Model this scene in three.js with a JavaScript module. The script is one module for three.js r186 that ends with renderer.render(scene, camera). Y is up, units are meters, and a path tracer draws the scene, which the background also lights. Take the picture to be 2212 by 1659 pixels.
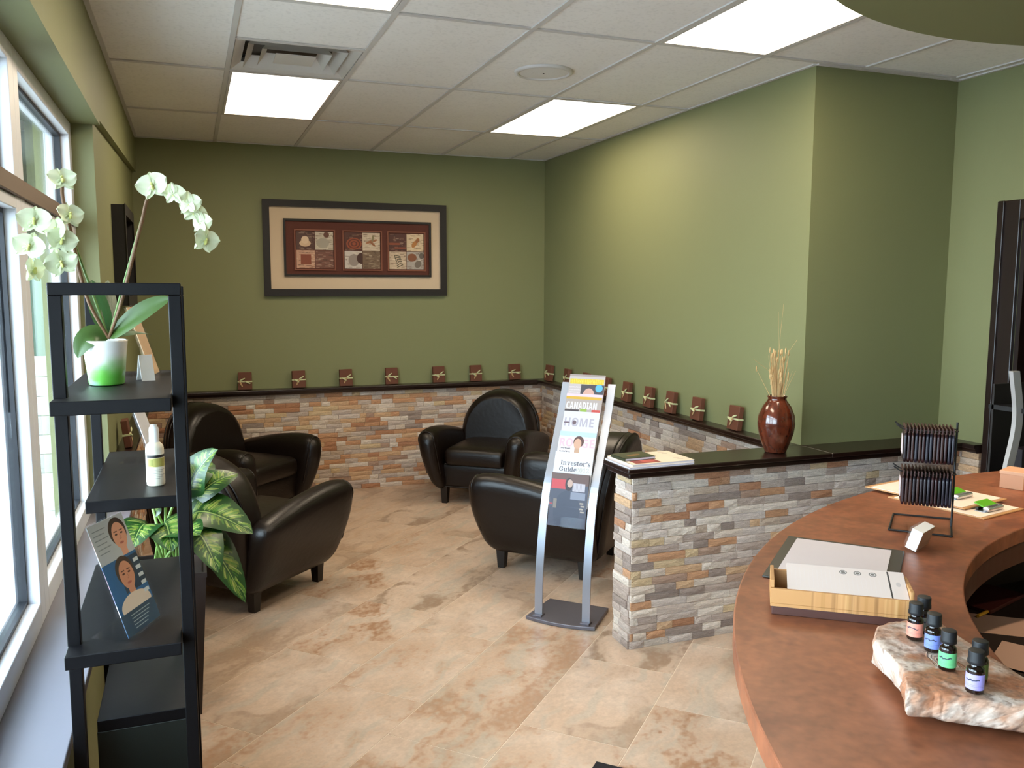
import * as THREE from 'three';
import { RoundedBoxGeometry } from 'three/addons/geometries/RoundedBoxGeometry.js';
import { mergeGeometries } from 'three/addons/utils/BufferGeometryUtils.js';
import { RectAreaLightUniformsLib } from 'three/addons/lights/RectAreaLightUniformsLib.js';

// ------------------------------------------------------------------ camera, sky, light, exposure
const scene = new THREE.Scene();
const camera = new THREE.PerspectiveCamera(48.38, 2212 / 1659, 0.05, 100);
camera.position.set(0, 1.715, 0);
camera.rotation.set(-0.1131, -0.3583, 0.0025, 'YXZ');
const renderer = new THREE.WebGLRenderer();
renderer.toneMapping = THREE.LinearToneMapping;
renderer.toneMappingExposure = 0.92;
renderer.shadowMap.enabled = true;
RectAreaLightUniformsLib.init();
scene.background = new THREE.Color().setRGB(14.5, 16.3, 19.2);      // overcast sky
const PANEL_POWER = 11.5, PANEL_COLOR = new THREE.Color().setRGB(1, 0.79, 0.54);

// ------------------------------------------------------------------ helpers
let seed = 7;
const rnd = () => { seed = (seed * 1664525 + 1013904223) >>> 0; return seed / 4294967296; };
const rr = (a, b) => a + (b - a) * rnd();
const reseed = (s) => { seed = s; };
const V = (x, d, h) => new THREE.Vector3(x, h, -d);               // x along the back wall, d away from the back of the room, h up
const used = new Map();
function numbered(n) { const k = used.get(n) ?? 0; used.set(n, k + 1); return k ? `${n}_${String(k).padStart(3, '0')}` : n; }
function tag(o, label, category, group, kind) {
  o.userData.label = label; o.userData.category = category;
  if (group) o.userData.group = group;
  if (kind) o.userData.kind = kind;
  return o;
}
function mesh(name, geo, mat, parent) {
  const m = new THREE.Mesh(geo, mat); m.name = name; m.castShadow = m.receiveShadow = true; parent.add(m); return m;
}
function thing(name, label, category, at, turn = 0, group) {
  const g = new THREE.Group(); g.name = numbered(name); if (at) g.position.copy(at); g.rotation.y = turn; scene.add(g);
  return tag(g, label, category, group);
}
function solo(name, geo, mat, label, category, group) { const m = mesh(numbered(name), geo, mat, scene); return tag(m, label, category, group); }
function struct(name, label, category) { const g = new THREE.Group(); g.name = name; scene.add(g); return tag(g, label, category, null, 'structure'); }
// uv in metres, from the dominant axis of each face
function mUV(g, s = 1) {
  if (g.index) g = g.toNonIndexed();
  const p = g.attributes.position, uv = new Float32Array(p.count * 2), a = new THREE.Vector3(), b = new THREE.Vector3(), c = new THREE.Vector3();
  for (let i = 0; i < p.count; i += 3) {
    a.fromBufferAttribute(p, i); b.fromBufferAttribute(p, i + 1); c.fromBufferAttribute(p, i + 2);
    const n = b.clone().sub(a).cross(c.clone().sub(a)), x = Math.abs(n.x), y = Math.abs(n.y), z = Math.abs(n.z);
    [a, b, c].forEach((v, k) => {
      const [u, w] = y >= x && y >= z ? [v.x, v.z] : x >= z ? [v.z, v.y] : [v.x, v.y];
      uv[(i + k) * 2] = u * s; uv[(i + k) * 2 + 1] = w * s;
    });
  }
  g.setAttribute('uv', new THREE.BufferAttribute(uv, 2)); return g;
}
const bx = (x0, x1, d0, d1, h0, h1, r = 0) => {
  const g = r ? new RoundedBoxGeometry(x1 - x0, h1 - h0, d1 - d0, 3, r) : new THREE.BoxGeometry(x1 - x0, h1 - h0, d1 - d0);
  g.translate((x0 + x1) / 2, (h0 + h1) / 2, -(d0 + d1) / 2); return mUV(g);
};
const cb = (w, h, d, x = 0, y = 0, z = 0, r = 0) => {            // centred box in local axes
  const g = r ? new RoundedBoxGeometry(w, h, d, 3, r) : new THREE.BoxGeometry(w, h, d); g.translate(x, y, z); return mUV(g);
};
const merge = (list) => mergeGeometries(list.map((g) => { g = g.index ? g.toNonIndexed() : g; for (const k of Object.keys(g.attributes)) if (!['position', 'normal', 'uv', 'color'].includes(k)) g.deleteAttribute(k); return g; }), false);
function smooth(g) {                                             // smooth normals across coincident vertices, uv kept
  const p = g.attributes.position, key = (i) => `${Math.round(p.getX(i) * 2e4)},${Math.round(p.getY(i) * 2e4)},${Math.round(p.getZ(i) * 2e4)}`;
  const acc = new Map(), idx = g.index ? g.index.array : [...Array(p.count).keys()], a = new THREE.Vector3(), b = new THREE.Vector3(), c = new THREE.Vector3();
  for (let t = 0; t < idx.length; t += 3) {
    a.fromBufferAttribute(p, idx[t]); b.fromBufferAttribute(p, idx[t + 1]); c.fromBufferAttribute(p, idx[t + 2]);
    const n = b.sub(a).cross(c.sub(a));
    for (let k = 0; k < 3; k++) { const s = key(idx[t + k]), v = acc.get(s); if (v) v.add(n); else acc.set(s, n.clone()); }
  }
  const nn = new Float32Array(p.count * 3);
  for (let i = 0; i < p.count; i++) { const v = (acc.get(key(i)) ?? new THREE.Vector3(0, 1, 0)).clone().normalize(); nn.set([v.x, v.y, v.z], i * 3); }
  g.setAttribute('normal', new THREE.BufferAttribute(nn, 3)); return g;
}
function softBox(w, h, d, r, n, fn) {                            // a padded block: rounded, subdivided, then bent by fn
  const g = new THREE.BoxGeometry(w, h, d, n, n, n), p = g.attributes.position, v = new THREE.Vector3(), q = new THREE.Vector3();
  for (let i = 0; i < p.count; i++) {
    v.fromBufferAttribute(p, i);
    // crowd the grid towards the edges so that the rounding is smooth
    for (const [ax, s] of [['x', w / 2], ['y', h / 2], ['z', d / 2]]) { const t = v[ax] / s; v[ax] = s * Math.sin(t * Math.PI / 2); }
    q.set(THREE.MathUtils.clamp(v.x, r - w / 2, w / 2 - r), THREE.MathUtils.clamp(v.y, r - h / 2, h / 2 - r), THREE.MathUtils.clamp(v.z, r - d / 2, d / 2 - r));
    const o = v.clone().sub(q); if (o.lengthSq() > 1e-12) { o.setLength(r); v.copy(q).add(o); }
    if (fn) fn(v);
    p.setXYZ(i, v.x, v.y, v.z);
  }
  return smooth(g);
}
const tube = (pts, r, seg = 24, rad = 6, closed = false) => new THREE.TubeGeometry(new THREE.CatmullRomCurve3(pts, closed), seg, r, rad, closed);
function rod(a, b, r, r2 = r, n = 8) {
  const d = b.clone().sub(a), g = new THREE.CylinderGeometry(r2, r, d.length(), n);
  g.applyQuaternion(new THREE.Quaternion().setFromUnitVectors(new THREE.Vector3(0, 1, 0), d.clone().normalize())); g.translate((a.x + b.x) / 2, (a.y + b.y) / 2, (a.z + b.z) / 2); return g;
}
const lathe = (pts, n = 32) => new THREE.LatheGeometry(pts.map(([r, y]) => new THREE.Vector2(r, y)), n);

// ------------------------------------------------------------------ procedural textures
function hash(x, y, s) { let n = (x * 374761393 + y * 668265263 + s * 974634777) | 0; n = Math.imul(n ^ (n >>> 13), 1274126177); return ((n ^ (n >>> 16)) >>> 0) / 4294967296; }
function vnoise(x, y, s, per = 0) {
  const xi = Math.floor(x), yi = Math.floor(y), fx = x - xi, fy = y - yi, u = fx * fx * (3 - 2 * fx), w = fy * fy * (3 - 2 * fy);
  const m = (v) => per ? ((v % per) + per) % per : v;
  const a = hash(m(xi), m(yi), s), b = hash(m(xi + 1), m(yi), s), c = hash(m(xi), m(yi + 1), s), d = hash(m(xi + 1), m(yi + 1), s);
  return a + (b - a) * u + (c - a) * w + (a - b - c + d) * u * w;
}
function fbm(x, y, s, o = 4, per = 0) { let v = 0, a = 0.5, t = 0; for (let i = 0; i < o; i++) { v += a * vnoise(x, y, s + i * 17, per); t += a; x *= 2; y *= 2; per *= 2; a *= 0.5; } return v / t; }
function dataTex(w, h, fn, srgb = true, rep) {
  const d = new Uint8Array(w * h * 4);
  for (let j = 0; j < h; j++) for (let i = 0; i < w; i++) { const c = fn(i / w, j / h); const k = (j * w + i) * 4; d[k] = c[0]; d[k + 1] = c[1]; d[k + 2] = c[2]; d[k + 3] = 255; }
  const t = new THREE.DataTexture(d, w, h); t.magFilter = THREE.LinearFilter; t.minFilter = THREE.LinearMipmapLinearFilter; t.generateMipmaps = true;
  t.wrapS = t.wrapT = THREE.RepeatWrapping; if (srgb) t.colorSpace = THREE.SRGBColorSpace; if (rep) t.repeat.set(rep, rep); t.needsUpdate = true; return t;
}
const mix = (a, b, t) => { t = Math.min(1, Math.max(0, t)); return [a[0] + (b[0] - a[0]) * t, a[1] + (b[1] - a[1]) * t, a[2] + (b[2] - a[2]) * t]; };
const sst = (a, b, x) => { x = Math.min(1, Math.max(0, (x - a) / (b - a))); return x * x * (3 - 2 * x); };
function canvasTex(w, h, draw) {
  const c = document.createElement('canvas'); c.width = w; c.height = h; draw(c.getContext('2d'), w, h);
  const t = new THREE.CanvasTexture(c); t.colorSpace = THREE.SRGBColorSpace; t.anisotropy = 8; return t;
}
const std = (color, roughness = 0.6, extra = {}) => new THREE.MeshStandardMaterial({ color, roughness, ...extra });
const phy = (color, roughness = 0.6, extra = {}) => new THREE.MeshPhysicalMaterial({ color, roughness, ...extra });
const grainBump = dataTex(128, 128, (u, v) => { const n = 255 * fbm(u * 16, v * 16, 5, 4, 16); return [n, n, n]; }, false);
const leatherBump = dataTex(256, 256, (u, v) => { const n = 255 * (0.5 * fbm(u * 48, v * 48, 8, 2, 48) + 0.5 * fbm(u * 8, v * 8, 21, 3, 8)); return [n, n, n]; }, false);

const M = {
  wall: std(0x797c56, 0.62, { bumpMap: grainBump, bumpScale: 0.0006 }),
  ceilingTile: std(0xf3f1f0, 0.95, { map: dataTex(256, 256, (u, v) => { const n = 250 - 9 * sst(0.55, 0.8, fbm(u * 90, v * 90, 31, 2, 90)) - 6 * fbm(u * 6, v * 6, 3, 3, 6); return [n, n - 1, n - 2]; }) }),
  gridBar: std(0xc9c6c4, 0.55),
  trim: phy(0x1c0d09, 0.32, { clearcoat: 0.3, clearcoatRoughness: 0.25 }),
  grout: std(0xded0bd, 0.9),
  leather: phy(0x110906, 0.37, { specularIntensity: 0.75, bumpMap: leatherBump, bumpScale: 0.0012, clearcoat: 0.08, clearcoatRoughness: 0.3 }),
  leatherLeg: std(0x120b09, 0.4),
  alu: std(0x9ea4b0, 0.34, { metalness: 0.75 }),
  aluPlate: std(0x6d6a72, 0.42, { metalness: 0.55 }),
  acrylic: phy(0xffffff, 0.05, { transmission: 1, thickness: 0, ior: 1.2, specularIntensity: 0.35 }),
  glass: phy(0xf4fbfa, 0.02, { transmission: 1, thickness: 0, ior: 1.5 }),
  frameWhite: std(0xd5d8df, 0.4),
  frameDark: std(0x15181f, 0.5),
  transom: std(0x6f5f52, 0.6),
  ledge: std(0x7d7b85, 0.35),
  blackwood: phy(0x08070a, 0.45, { specularIntensity: 0.45, bumpMap: grainBump, bumpScale: 0.0004 }),
  black: std(0x0b0a0c, 0.5),
  pictureFrame: std(0x0d0806, 0.6),
  paper: std(0xe6dcd6, 0.8),
  white: std(0xeeeeec, 0.5),
};

// ------------------------------------------------------------------ room measurements (metres)
const CEIL = 2.832, XL = -0.352, XR = 3.0, XF = 3.95, DB = 7.19, DRET = 3.645, DREAR = -2.5, RAIL = 0.885, STONE_H = 0.838;

// ------------------------------------------------------------------ floor: 45-degree running-bond stone-look tiles
{
  const floor = struct('floor', 'diagonal beige and brown mottled stone-look tile floor', 'floor');
  mesh('grout_bed', bx(-0.6, XF + 1.3, DREAR - 0.1, DB + 0.1, -0.12, -0.0012), M.grout, floor);
  const mats = [];
  for (let k = 0; k < 10; k++) {
    const warm = k % 3, t = dataTex(192, 128, (u, v) => {
      const x = u * 3, y = v * 2, wx = fbm(x * 1.2, y * 1.2, 40 + k, 3) * 1.6, f = fbm(x * 0.9 + wx, y * 1.7 + wx, 60 + k, 5), g = fbm(x * 10, y * 14, 90 + k, 3), e = fbm(x * 30, y * 30, 12 + k, 2), s = fbm(x * 0.7 + 3, y * 5 + wx * 2, 130 + k, 4);
      let c = mix([182, 154, 130], [203, 183, 165], fbm(x * 1.4, y * 1.4, 20 + k, 3));
      c = mix(c, warm === 1 ? [186, 156, 128] : [178, 166, 150], sst(0.5, 0.75, s) * 0.7);
      c = mix(c, warm === 0 ? [150, 112, 84] : [146, 122, 102], sst(0.48, 0.74, f * 0.8 + 0.24 * g) * (k % 4 === 0 ? 1.1 : 0.72) * (0.4 + 0.8 * g));
      const m = 0.9 + 0.13 * g + 0.07 * e; return [c[0] * m, c[1] * m, c[2] * m];
    });
    mats.push(std(0xffffff, 0.38, { map: t, bumpMap: grainBump, bumpScale: 0.0006 }));
  }
  const W = 0.437, L = 0.682, GAP = 0.0035, q = Math.SQRT1_2, rowSeam = { 0: 2.93, 1: 3.327, 2: 2.92, 3: 3.795, '-1': 3.305 };
  const clip = (poly, f) => { const out = []; for (let i = 0; i < poly.length; i++) { const a = poly[i], b = poly[(i + 1) % poly.length], fa = f(a), fb = f(b); if (fa >= 0) out.push(a); if ((fa >= 0) !== (fb >= 0)) { const t = fa / (fa - fb); out.push([a[0] + (b[0] - a[0]) * t, a[1] + (b[1] - a[1]) * t]); } } return out; };
  reseed(11);
  for (let row = -9; row < 17; row++) {
    const v0 = 1.29 + (row - 1) * W, s0 = (rowSeam[row] ?? rnd() * L);
    for (let k = -12; k < 14; k++) {
      const u0 = s0 + k * L, pts = [[u0, v0], [u0 + L, v0], [u0 + L, v0 + W], [u0, v0 + W]].map(([u, v], i) => { const uu = u + (i === 0 || i === 3 ? GAP / 2 : -GAP / 2), vv = v + (i < 2 ? GAP / 2 : -GAP / 2); return [(uu - vv) * q, (uu + vv) * q]; });
      let poly = pts;
      for (const f of [(p) => p[0] + 0.36, (p) => XF - p[0], (p) => p[1] - DREAR, (p) => DB - 0.02 - p[1]]) poly = poly.length ? clip(poly, f) : poly;
      if (poly.length < 3) continue;
      let cx = 0, cd = 0; for (const p of poly) { cx += p[0] / poly.length; cd += p[1] / poly.length; }
      if ((cx > XR + 0.25 && cd > DRET + 0.25)) continue;
      if (cd < -0.6) { if (rnd() < 2 && cd < -2.4) continue; }
      const pos = [], uv = [], n = poly.length, flip = rnd() < 0.5 ? 1 : 0;
      const put = (p, h) => { pos.push(p[0], h, -p[1]); const u = (p[0] + p[1]) * q, v = (p[1] - p[0]) * q; uv.push(flip ? 1 - (u - u0) / L : (u - u0) / L, (v - v0) / W); };
      for (let i = 1; i < n - 1; i++) { put(poly[0], 0); put(poly[i], 0); put(poly[i + 1], 0); }
      for (let i = 0; i < n; i++) { const a = poly[i], b = poly[(i + 1) % n]; put(a, 0); put(a, -0.008); put(b, -0.008); put(a, 0); put(b, -0.008); put(b, 0); }
      const g = new THREE.BufferGeometry(); g.setAttribute('position', new THREE.Float32BufferAttribute(pos, 3)); g.setAttribute('uv', new THREE.Float32BufferAttribute(uv, 2)); g.computeVertexNormals();
      const nn = g.attributes.normal; if (nn.getY(0) < 0) { for (let i = 0; i < pos.length / 9; i++) { for (let c = 0; c < 3; c++) { const A = pos[i * 9 + 3 + c]; pos[i * 9 + 3 + c] = pos[i * 9 + 6 + c]; pos[i * 9 + 6 + c] = A; } for (let c = 0; c < 2; c++) { const A = uv[i * 6 + 2 + c]; uv[i * 6 + 2 + c] = uv[i * 6 + 4 + c]; uv[i * 6 + 4 + c] = A; } } g.setAttribute('position', new THREE.Float32BufferAttribute(pos, 3)); g.setAttribute('uv', new THREE.Float32BufferAttribute(uv, 2)); g.computeVertexNormals(); }
      mesh('tile', g, mats[Math.floor(rnd() * mats.length)], floor);
    }
  }
}

// ------------------------------------------------------------------ walls
const wallBack = struct('wall_back', 'green painted back wall above stacked stone wainscot', 'wall');
mesh('painted_wall', bx(-0.6, XR + 0.15, DB, DB + 0.15, 0, CEIL + 0.15), M.wall, wallBack);
const wallRight = struct('wall_right', 'green painted right wall lit by the ceiling panel', 'wall');
mesh('painted_wall', bx(XR, XR + 0.15, DRET, DB, 0, CEIL + 0.15), M.wall, wallRight);
const wallReturn = struct('wall_return', 'olive green return wall behind the reception desk', 'wall');
mesh('painted_wall', bx(XR + 0.15, XF + 0.15, DRET, DRET + 0.15, 0, CEIL + 0.15), M.wall, wallReturn);
const wallReception = struct('wall_reception', 'green wall with dark doorway beside the reception desk', 'wall');
mesh('painted_wall', merge([bx(XF, XF + 0.15, 3.2, DRET, 0, CEIL + 0.15), bx(XF, XF + 0.15, 2.28, 3.2, 2.08, CEIL + 0.15), bx(XF, XF + 0.15, DREAR, 2.28, 0, CEIL + 0.15)]), M.wall, wallReception);
const wallRear = struct('wall_rear', 'green painted wall behind the viewer', 'wall');
mesh('painted_wall', bx(-0.6, XF + 0.15, DREAR - 0.15, DREAR, 0, CEIL + 0.15), M.wall, wallRear);
const wallLeft = struct('wall_left', 'green window wall with bulkhead above and return beyond the window', 'wall');
mesh('painted_wall', bx(-0.62, -0.382, 4.33, DB, 0, CEIL + 0.15), M.wall, wallLeft);
mesh('bulkhead', bx(-0.62, XL, DREAR, 4.33, 2.43, CEIL + 0.15), M.wall, wallLeft);
mesh('apron_wall', bx(-0.62, -0.36, -1.05, 4.33, 0, 0.64), M.wall, wallLeft);
mesh('painted_wall', bx(-0.62, -0.36, DREAR, -1.05, 0, 2.43), M.wall, wallLeft);
{ // the bulkhead carries on past the window, its underside rising a little to the corner
  const s = new THREE.Shape([new THREE.Vector2(4.33, 2.45), new THREE.Vector2(DB, 2.575), new THREE.Vector2(DB, CEIL), new THREE.Vector2(4.33, CEIL)]);
  const g = new THREE.ExtrudeGeometry(s, { depth: 0.04, bevelEnabled: false }); g.rotateY(Math.PI / 2); g.translate(-0.392, 0, 0);
  mesh('bulkhead', mUV(g), M.wall, wallLeft);
}
// dark room beyond the doorway
{
  const g = struct('wall_backroom', 'unlit dark room beyond the doorway', 'wall'), m = std(0x2a231d, 0.9);
  mesh('back_panel', merge([bx(5.1, 5.2, 1.6, 3.9, 0, 2.8), bx(XF + 0.15, 5.2, 3.8, 3.9, 0, 2.8), bx(XF + 0.15, 5.2, 1.6, 1.7, 0, 2.8), bx(XF + 0.15, 5.2, 1.6, 3.9, 2.6, 2.7)]), m, g);
  mesh('back_floor', bx(XF, 5.1, 1.7, 3.8, -0.1, 0.001), std(0x3a2f28, 0.7), g);
}
{
  const d = struct('door_1', 'dark brown wooden door casing around the black doorway', 'doorway');
  const prof = (x0, x1, d0, d1, h0, h1) => merge([bx(x0, x1, d0, d1, h0, h1, 0.006)]);
  mesh('casing', prof(XF - 0.022, XF + 0.001, 3.2, 3.325, 0, 2.16), M.trim, d);
  mesh('casing_bead', bx(XF - 0.034, XF - 0.02, 3.285, 3.325, 0, 2.16, 0.005), M.trim, d);
  mesh('casing', prof(XF - 0.022, XF + 0.001, 2.155, 2.28, 0, 2.16), M.trim, d);
  mesh('head_casing', prof(XF - 0.022, XF + 0.001, 2.28, 3.2, 2.06, 2.16), M.trim, d);
  mesh('jamb', bx(XF, XF + 0.15, 3.175, 3.2, 0, 2.08), M.trim, d);
  mesh('head_jamb', bx(XF, XF + 0.15, 2.28, 3.175, 2.055, 2.08), M.trim, d);
}

// ------------------------------------------------------------------ ceiling: 2 x 4 lay-in grid
const AX = (i) => -0.388 + 0.6096 * i, BD = (j) => 2.378 + 1.2192 * j;
const lights = [[1, 2], [4, 2], [1, 0], [4, 0]];
{
  const c = struct('ceiling', 'white suspended ceiling of large lay-in panels', 'ceiling');
  mesh('ceiling_slab', bx(-0.6, XF + 0.15, DREAR, DB, CEIL + 0.1, CEIL + 0.16), M.white, c);
  const hb = 0.012;
  const isLight = (i, j) => lights.some(([a, b]) => a === i && b === j);
  for (let i = 0; i <= 7; i++) for (let j = -4; j <= 3; j++) {
    const x0 = Math.max(AX(i), XL - 0.02), x1 = Math.min(AX(i + 1), XF + 0.02), d0 = Math.max(BD(j), DREAR), d1 = Math.min(BD(j + 1), DB + 0.01);
    if (x1 - x0 < 0.05 || isLight(i, j)) continue;
    if (x0 > XR + 0.1 && d0 > DRET + 0.1) continue;
    const dd1 = i === 1 && j === 1 ? 4.205 : d1;
    mesh('ceiling_panel', bx(x0 + 0.006, x1 - 0.006, d0 + 0.006, dd1 - 0.006, CEIL + 0.004, CEIL + 0.018), M.ceilingTile, c);
  }
  for (let i = 1; i <= 7; i++) if (AX(i) < XF) mesh('grid_bar', bx(AX(i) - hb, AX(i) + hb, DREAR, AX(i) > XR ? DRET : DB, CEIL - 0.004, CEIL + 0.003), M.gridBar, c);
  for (let j = -3; j <= 3; j++) for (let i = 0; i <= 6; i++) {
    const x0 = Math.max(AX(i) + hb, XL), x1 = Math.min(AX(i + 1) - hb, BD(j) > DRET ? XR : XF); if (x1 - x0 < 0.03) continue;
    mesh('cross_bar', bx(x0, x1, BD(j) - hb, BD(j) + hb, CEIL - 0.0038, CEIL + 0.0028), M.gridBar, c);
  }
  mesh('cross_bar', bx(AX(1) + hb, AX(2) - hb, 4.205 - hb, 4.205 + hb, CEIL - 0.0038, CEIL + 0.0028), M.gridBar, c);
  mesh('edge_angle', merge([bx(XL, XR, DB - 0.02, DB, CEIL - 0.004, CEIL + 0.003), bx(XR - 0.02, XR, DRET, DB - 0.02, CEIL - 0.004, CEIL + 0.003), bx(XR, XF, DRET - 0.02, DRET, CEIL - 0.004, CEIL + 0.003), bx(XL, XL + 0.02, DREAR, DB - 0.02, CEIL - 0.004, CEIL + 0.003), bx(XF - 0.02, XF, DREAR, DRET - 0.02, CEIL - 0.004, CEIL + 0.003)]), M.gridBar, c);
}
// fluorescent troffers
{
  const where = ['far left, touching the square air vent', 'far right, beside the bright right wall', 'cut off by the top edge left of centre', 'largest, beside the curved green soffit', 'overhead near the window, above the picture', 'rear left panel behind the viewer', 'rear right panel behind the viewer'];
  const glow = std(0xffffff, 0.6, { emissive: new THREE.Color().setRGB(1, 0.97, 0.9), emissiveIntensity: 3.0 });
  lights.forEach(([i, j], k) => {
    const x0 = AX(i) + 0.014, x1 = AX(i + 1) - 0.014, d0 = BD(j) + 0.014, d1 = Math.min(BD(j + 1), DB) - 0.014, cx = (x0 + x1) / 2, cd = (d0 + d1) / 2;
    const t = thing('ceiling_light', `lit white fluorescent ceiling light, ${where[k]}`, 'ceiling light', V(cx, cd, CEIL), 0, 'fluorescent ceiling panels');
    const w = x1 - x0, l = d1 - d0;
    mesh('housing', merge([cb(w, 0.06, l, 0, 0.042, 0)]), M.white, t);
    mesh('frame', merge([cb(w, 0.012, 0.014, 0, 0.002, -l / 2 + 0.007), cb(w, 0.012, 0.014, 0, 0.002, l / 2 - 0.007), cb(0.014, 0.012, l - 0.028, -w / 2 + 0.007, 0.002, 0), cb(0.014, 0.012, l - 0.028, w / 2 - 0.007, 0.002, 0)]), M.gridBar, t);
    const dif = mesh('diffuser', cb(w - 0.028, 0.004, l - 0.028, 0, 0.006, 0), glow, t); dif.userData.label = 'glowing prismatic diffuser';
    const a = new THREE.RectAreaLight(PANEL_COLOR, PANEL_POWER, w - 0.03, l - 0.03); a.name = 'panel_light'; a.position.set(0, 0.002, 0); a.rotation.x = -Math.PI / 2; a.castShadow = true; t.add(a);
  });
}
// square diffuser vent
{
  const t = thing('air_vent', 'square white louvred air vent in the ceiling', 'air vent', V((AX(1) + AX(2)) / 2, 4.51, CEIL));
  const s = 0.58, ring = (a, b, y0, y1) => { // sloping square frame from half-size a (height y0) to b (height y1)
    const sh = []; const P = (h, y) => [[-h, y, -h], [h, y, -h], [h, y, h], [-h, y, h]];
    const A = P(a, y0), B = P(b, y1), pos = [];
    for (let i = 0; i < 4; i++) { const j = (i + 1) % 4; pos.push(...A[i], ...A[j], ...B[j], ...A[i], ...B[j], ...B[i]); pos.push(...[A[i], B[j], A[j]].flatMap(([x, y, z]) => [x, y + 0.0015, z]), ...[A[i], B[i], B[j]].flatMap(([x, y, z]) => [x, y + 0.0015, z])); }
    const g = new THREE.BufferGeometry(); g.setAttribute('position', new THREE.Float32BufferAttribute(pos, 3)); g.setAttribute('uv', new THREE.Float32BufferAttribute(new Float32Array(pos.length / 3 * 2), 2)); g.computeVertexNormals(); return g;
  };
  const m = std(0xcac6c2, 0.45, { side: THREE.DoubleSide }), dark = std(0x5c554f, 0.8);
  mesh('plenum', cb(s - 0.04, 0.02, s - 0.04, 0, 0.085, 0), dark, t);
  mesh('face_frame', ring(s / 2, s / 2 - 0.05, -0.002, 0.03), m, t);
  [[0.232, 0.19, 0.0, 0.055], [0.165, 0.123, 0.0, 0.055]].forEach((a) => mesh('louvre', ring(...a), m, t));
  mesh('centre_plate', cb(0.19, 0.004, 0.19, 0, 0.002, 0), m, t);
}
{
  const t = thing('ceiling_speaker', 'round white speaker grille in the ceiling', 'speaker', V(1.775, 4.28, CEIL));
  mesh('rim', lathe([[0.128, -0.001], [0.13, -0.009], [0.142, -0.011], [0.152, -0.006], [0.155, 0.003]], 48), M.gridBar, t);
  mesh('grille', lathe([[0.0001, -0.006], [0.06, -0.006], [0.13, -0.004]], 48), std(0xd9d6d3, 0.8, { bumpMap: grainBump, bumpScale: 0.001 }), t);
  mesh('screw', lathe([[0.0001, -0.009], [0.004, -0.0085], [0.005, -0.005]], 12), M.black, t);
}
{ // round dropped soffit above the desk
  const g = new THREE.CylinderGeometry(1.287, 1.287, CEIL - 2.515 + 0.006, 96); g.translate(2.36, (CEIL + 2.515) / 2 + 0.003, -0.906);
  const s = struct('ceiling_soffit', 'round green dropped soffit above the reception desk', 'soffit'); mesh('drum', g, M.wall, s);
}

// recessed downlights in the soffit, beyond the right edge of the picture
for (const [x, d, w] of [[2.85, 1.25, 'over the clipboards'], [2.9, 0.35, 'over the near end of the counter']]) {
  const t = thing('downlight', `small round recessed downlight in the green soffit ${w}`, 'downlight', V(x, d, 2.515), 0, 'soffit downlights');
  mesh('trim_ring', lathe([[0.05, -0.001], [0.052, -0.006], [0.066, -0.006], [0.068, 0.002]], 32), M.white, t);
  const g = new THREE.CylinderGeometry(0.049, 0.049, 0.004, 28); g.translate(0, -0.001, 0); mesh('lens', g, std(0xffffff, 0.5, { emissive: new THREE.Color().setRGB(1, 0.8, 0.55), emissiveIntensity: 2 }), t);
  const l = new THREE.SpotLight(PANEL_COLOR, 9, 0, 0.95, 0.6, 2); l.name = 'downlight_lamp'; l.position.set(0, -0.012, 0); l.target.position.set(0, -1, 0); l.castShadow = true; l.shadow.radius = 2; t.add(l, l.target); l.target.name = 'lamp_aim';
}

// ------------------------------------------------------------------ window wall
{
  const w = struct('window_1', 'tall shop window with white frames and brown transom', 'window');
  const xi = -0.47, xo = -0.57, y0 = 0.662, y1 = 2.43, ends = [4.33, 2.985, 1.64, 0.295, -1.05];
  const bar = (d0, d1, h0, h1) => merge([bx(xo, xi, d0, d1, h0, h1, 0.004)]);
  for (let i = 0; i < ends.length - 1; i++) {
    const a = ends[i + 1], b = ends[i], j = 0.075;
    mesh('mullion', bar(b - j, b, y0, y1), M.frameWhite, w); mesh('mullion', bar(a, a + j, y0, y1), M.frameWhite, w);
    mesh('sill_rail', bar(a + j, b - j, y0, y0 + 0.075), M.frameWhite, w); mesh('head_rail', bar(a + j, b - j, y1 - 0.06, y1), M.frameWhite, w);
    mesh('transom_rail', bar(a + j, b - j, 1.94, 1.975), M.frameWhite, w);
    mesh('transom_cover', bx(xi - 0.005, xi + 0.012, a, b, 1.978, 2.03, 0.002), M.transom, w);
    mesh('transom_core', bx(xo, xi - 0.006, a + j, b - j, 1.975, 2.035), M.frameWhite, w);
    const gk = 0.014; for (const [h0, h1] of [[y0 + 0.075, 1.94], [2.035, y1 - 0.06]]) {
      mesh('gasket', merge([bx(-0.535, -0.505, a + j, a + j + gk, h0, h1), bx(-0.535, -0.505, b - j - gk, b - j, h0, h1), bx(-0.535, -0.505, a + j + gk, b - j - gk, h0, h0 + gk), bx(-0.535, -0.505, a + j + gk, b - j - gk, h1 - gk, h1)]), M.frameDark, w);
      mesh('pane', bx(-0.523, -0.517, a + j + gk, b - j - gk, h0 + gk, h1 - gk), M.glass, w);
    }
  }
  const s = struct('trim_1', 'grey window ledge under the shop window', 'window ledge');
  mesh('ledge_board', bx(-0.5, -0.30, -1.05, 4.33, 0.635, 0.663, 0.004), M.ledge, s);
}
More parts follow.
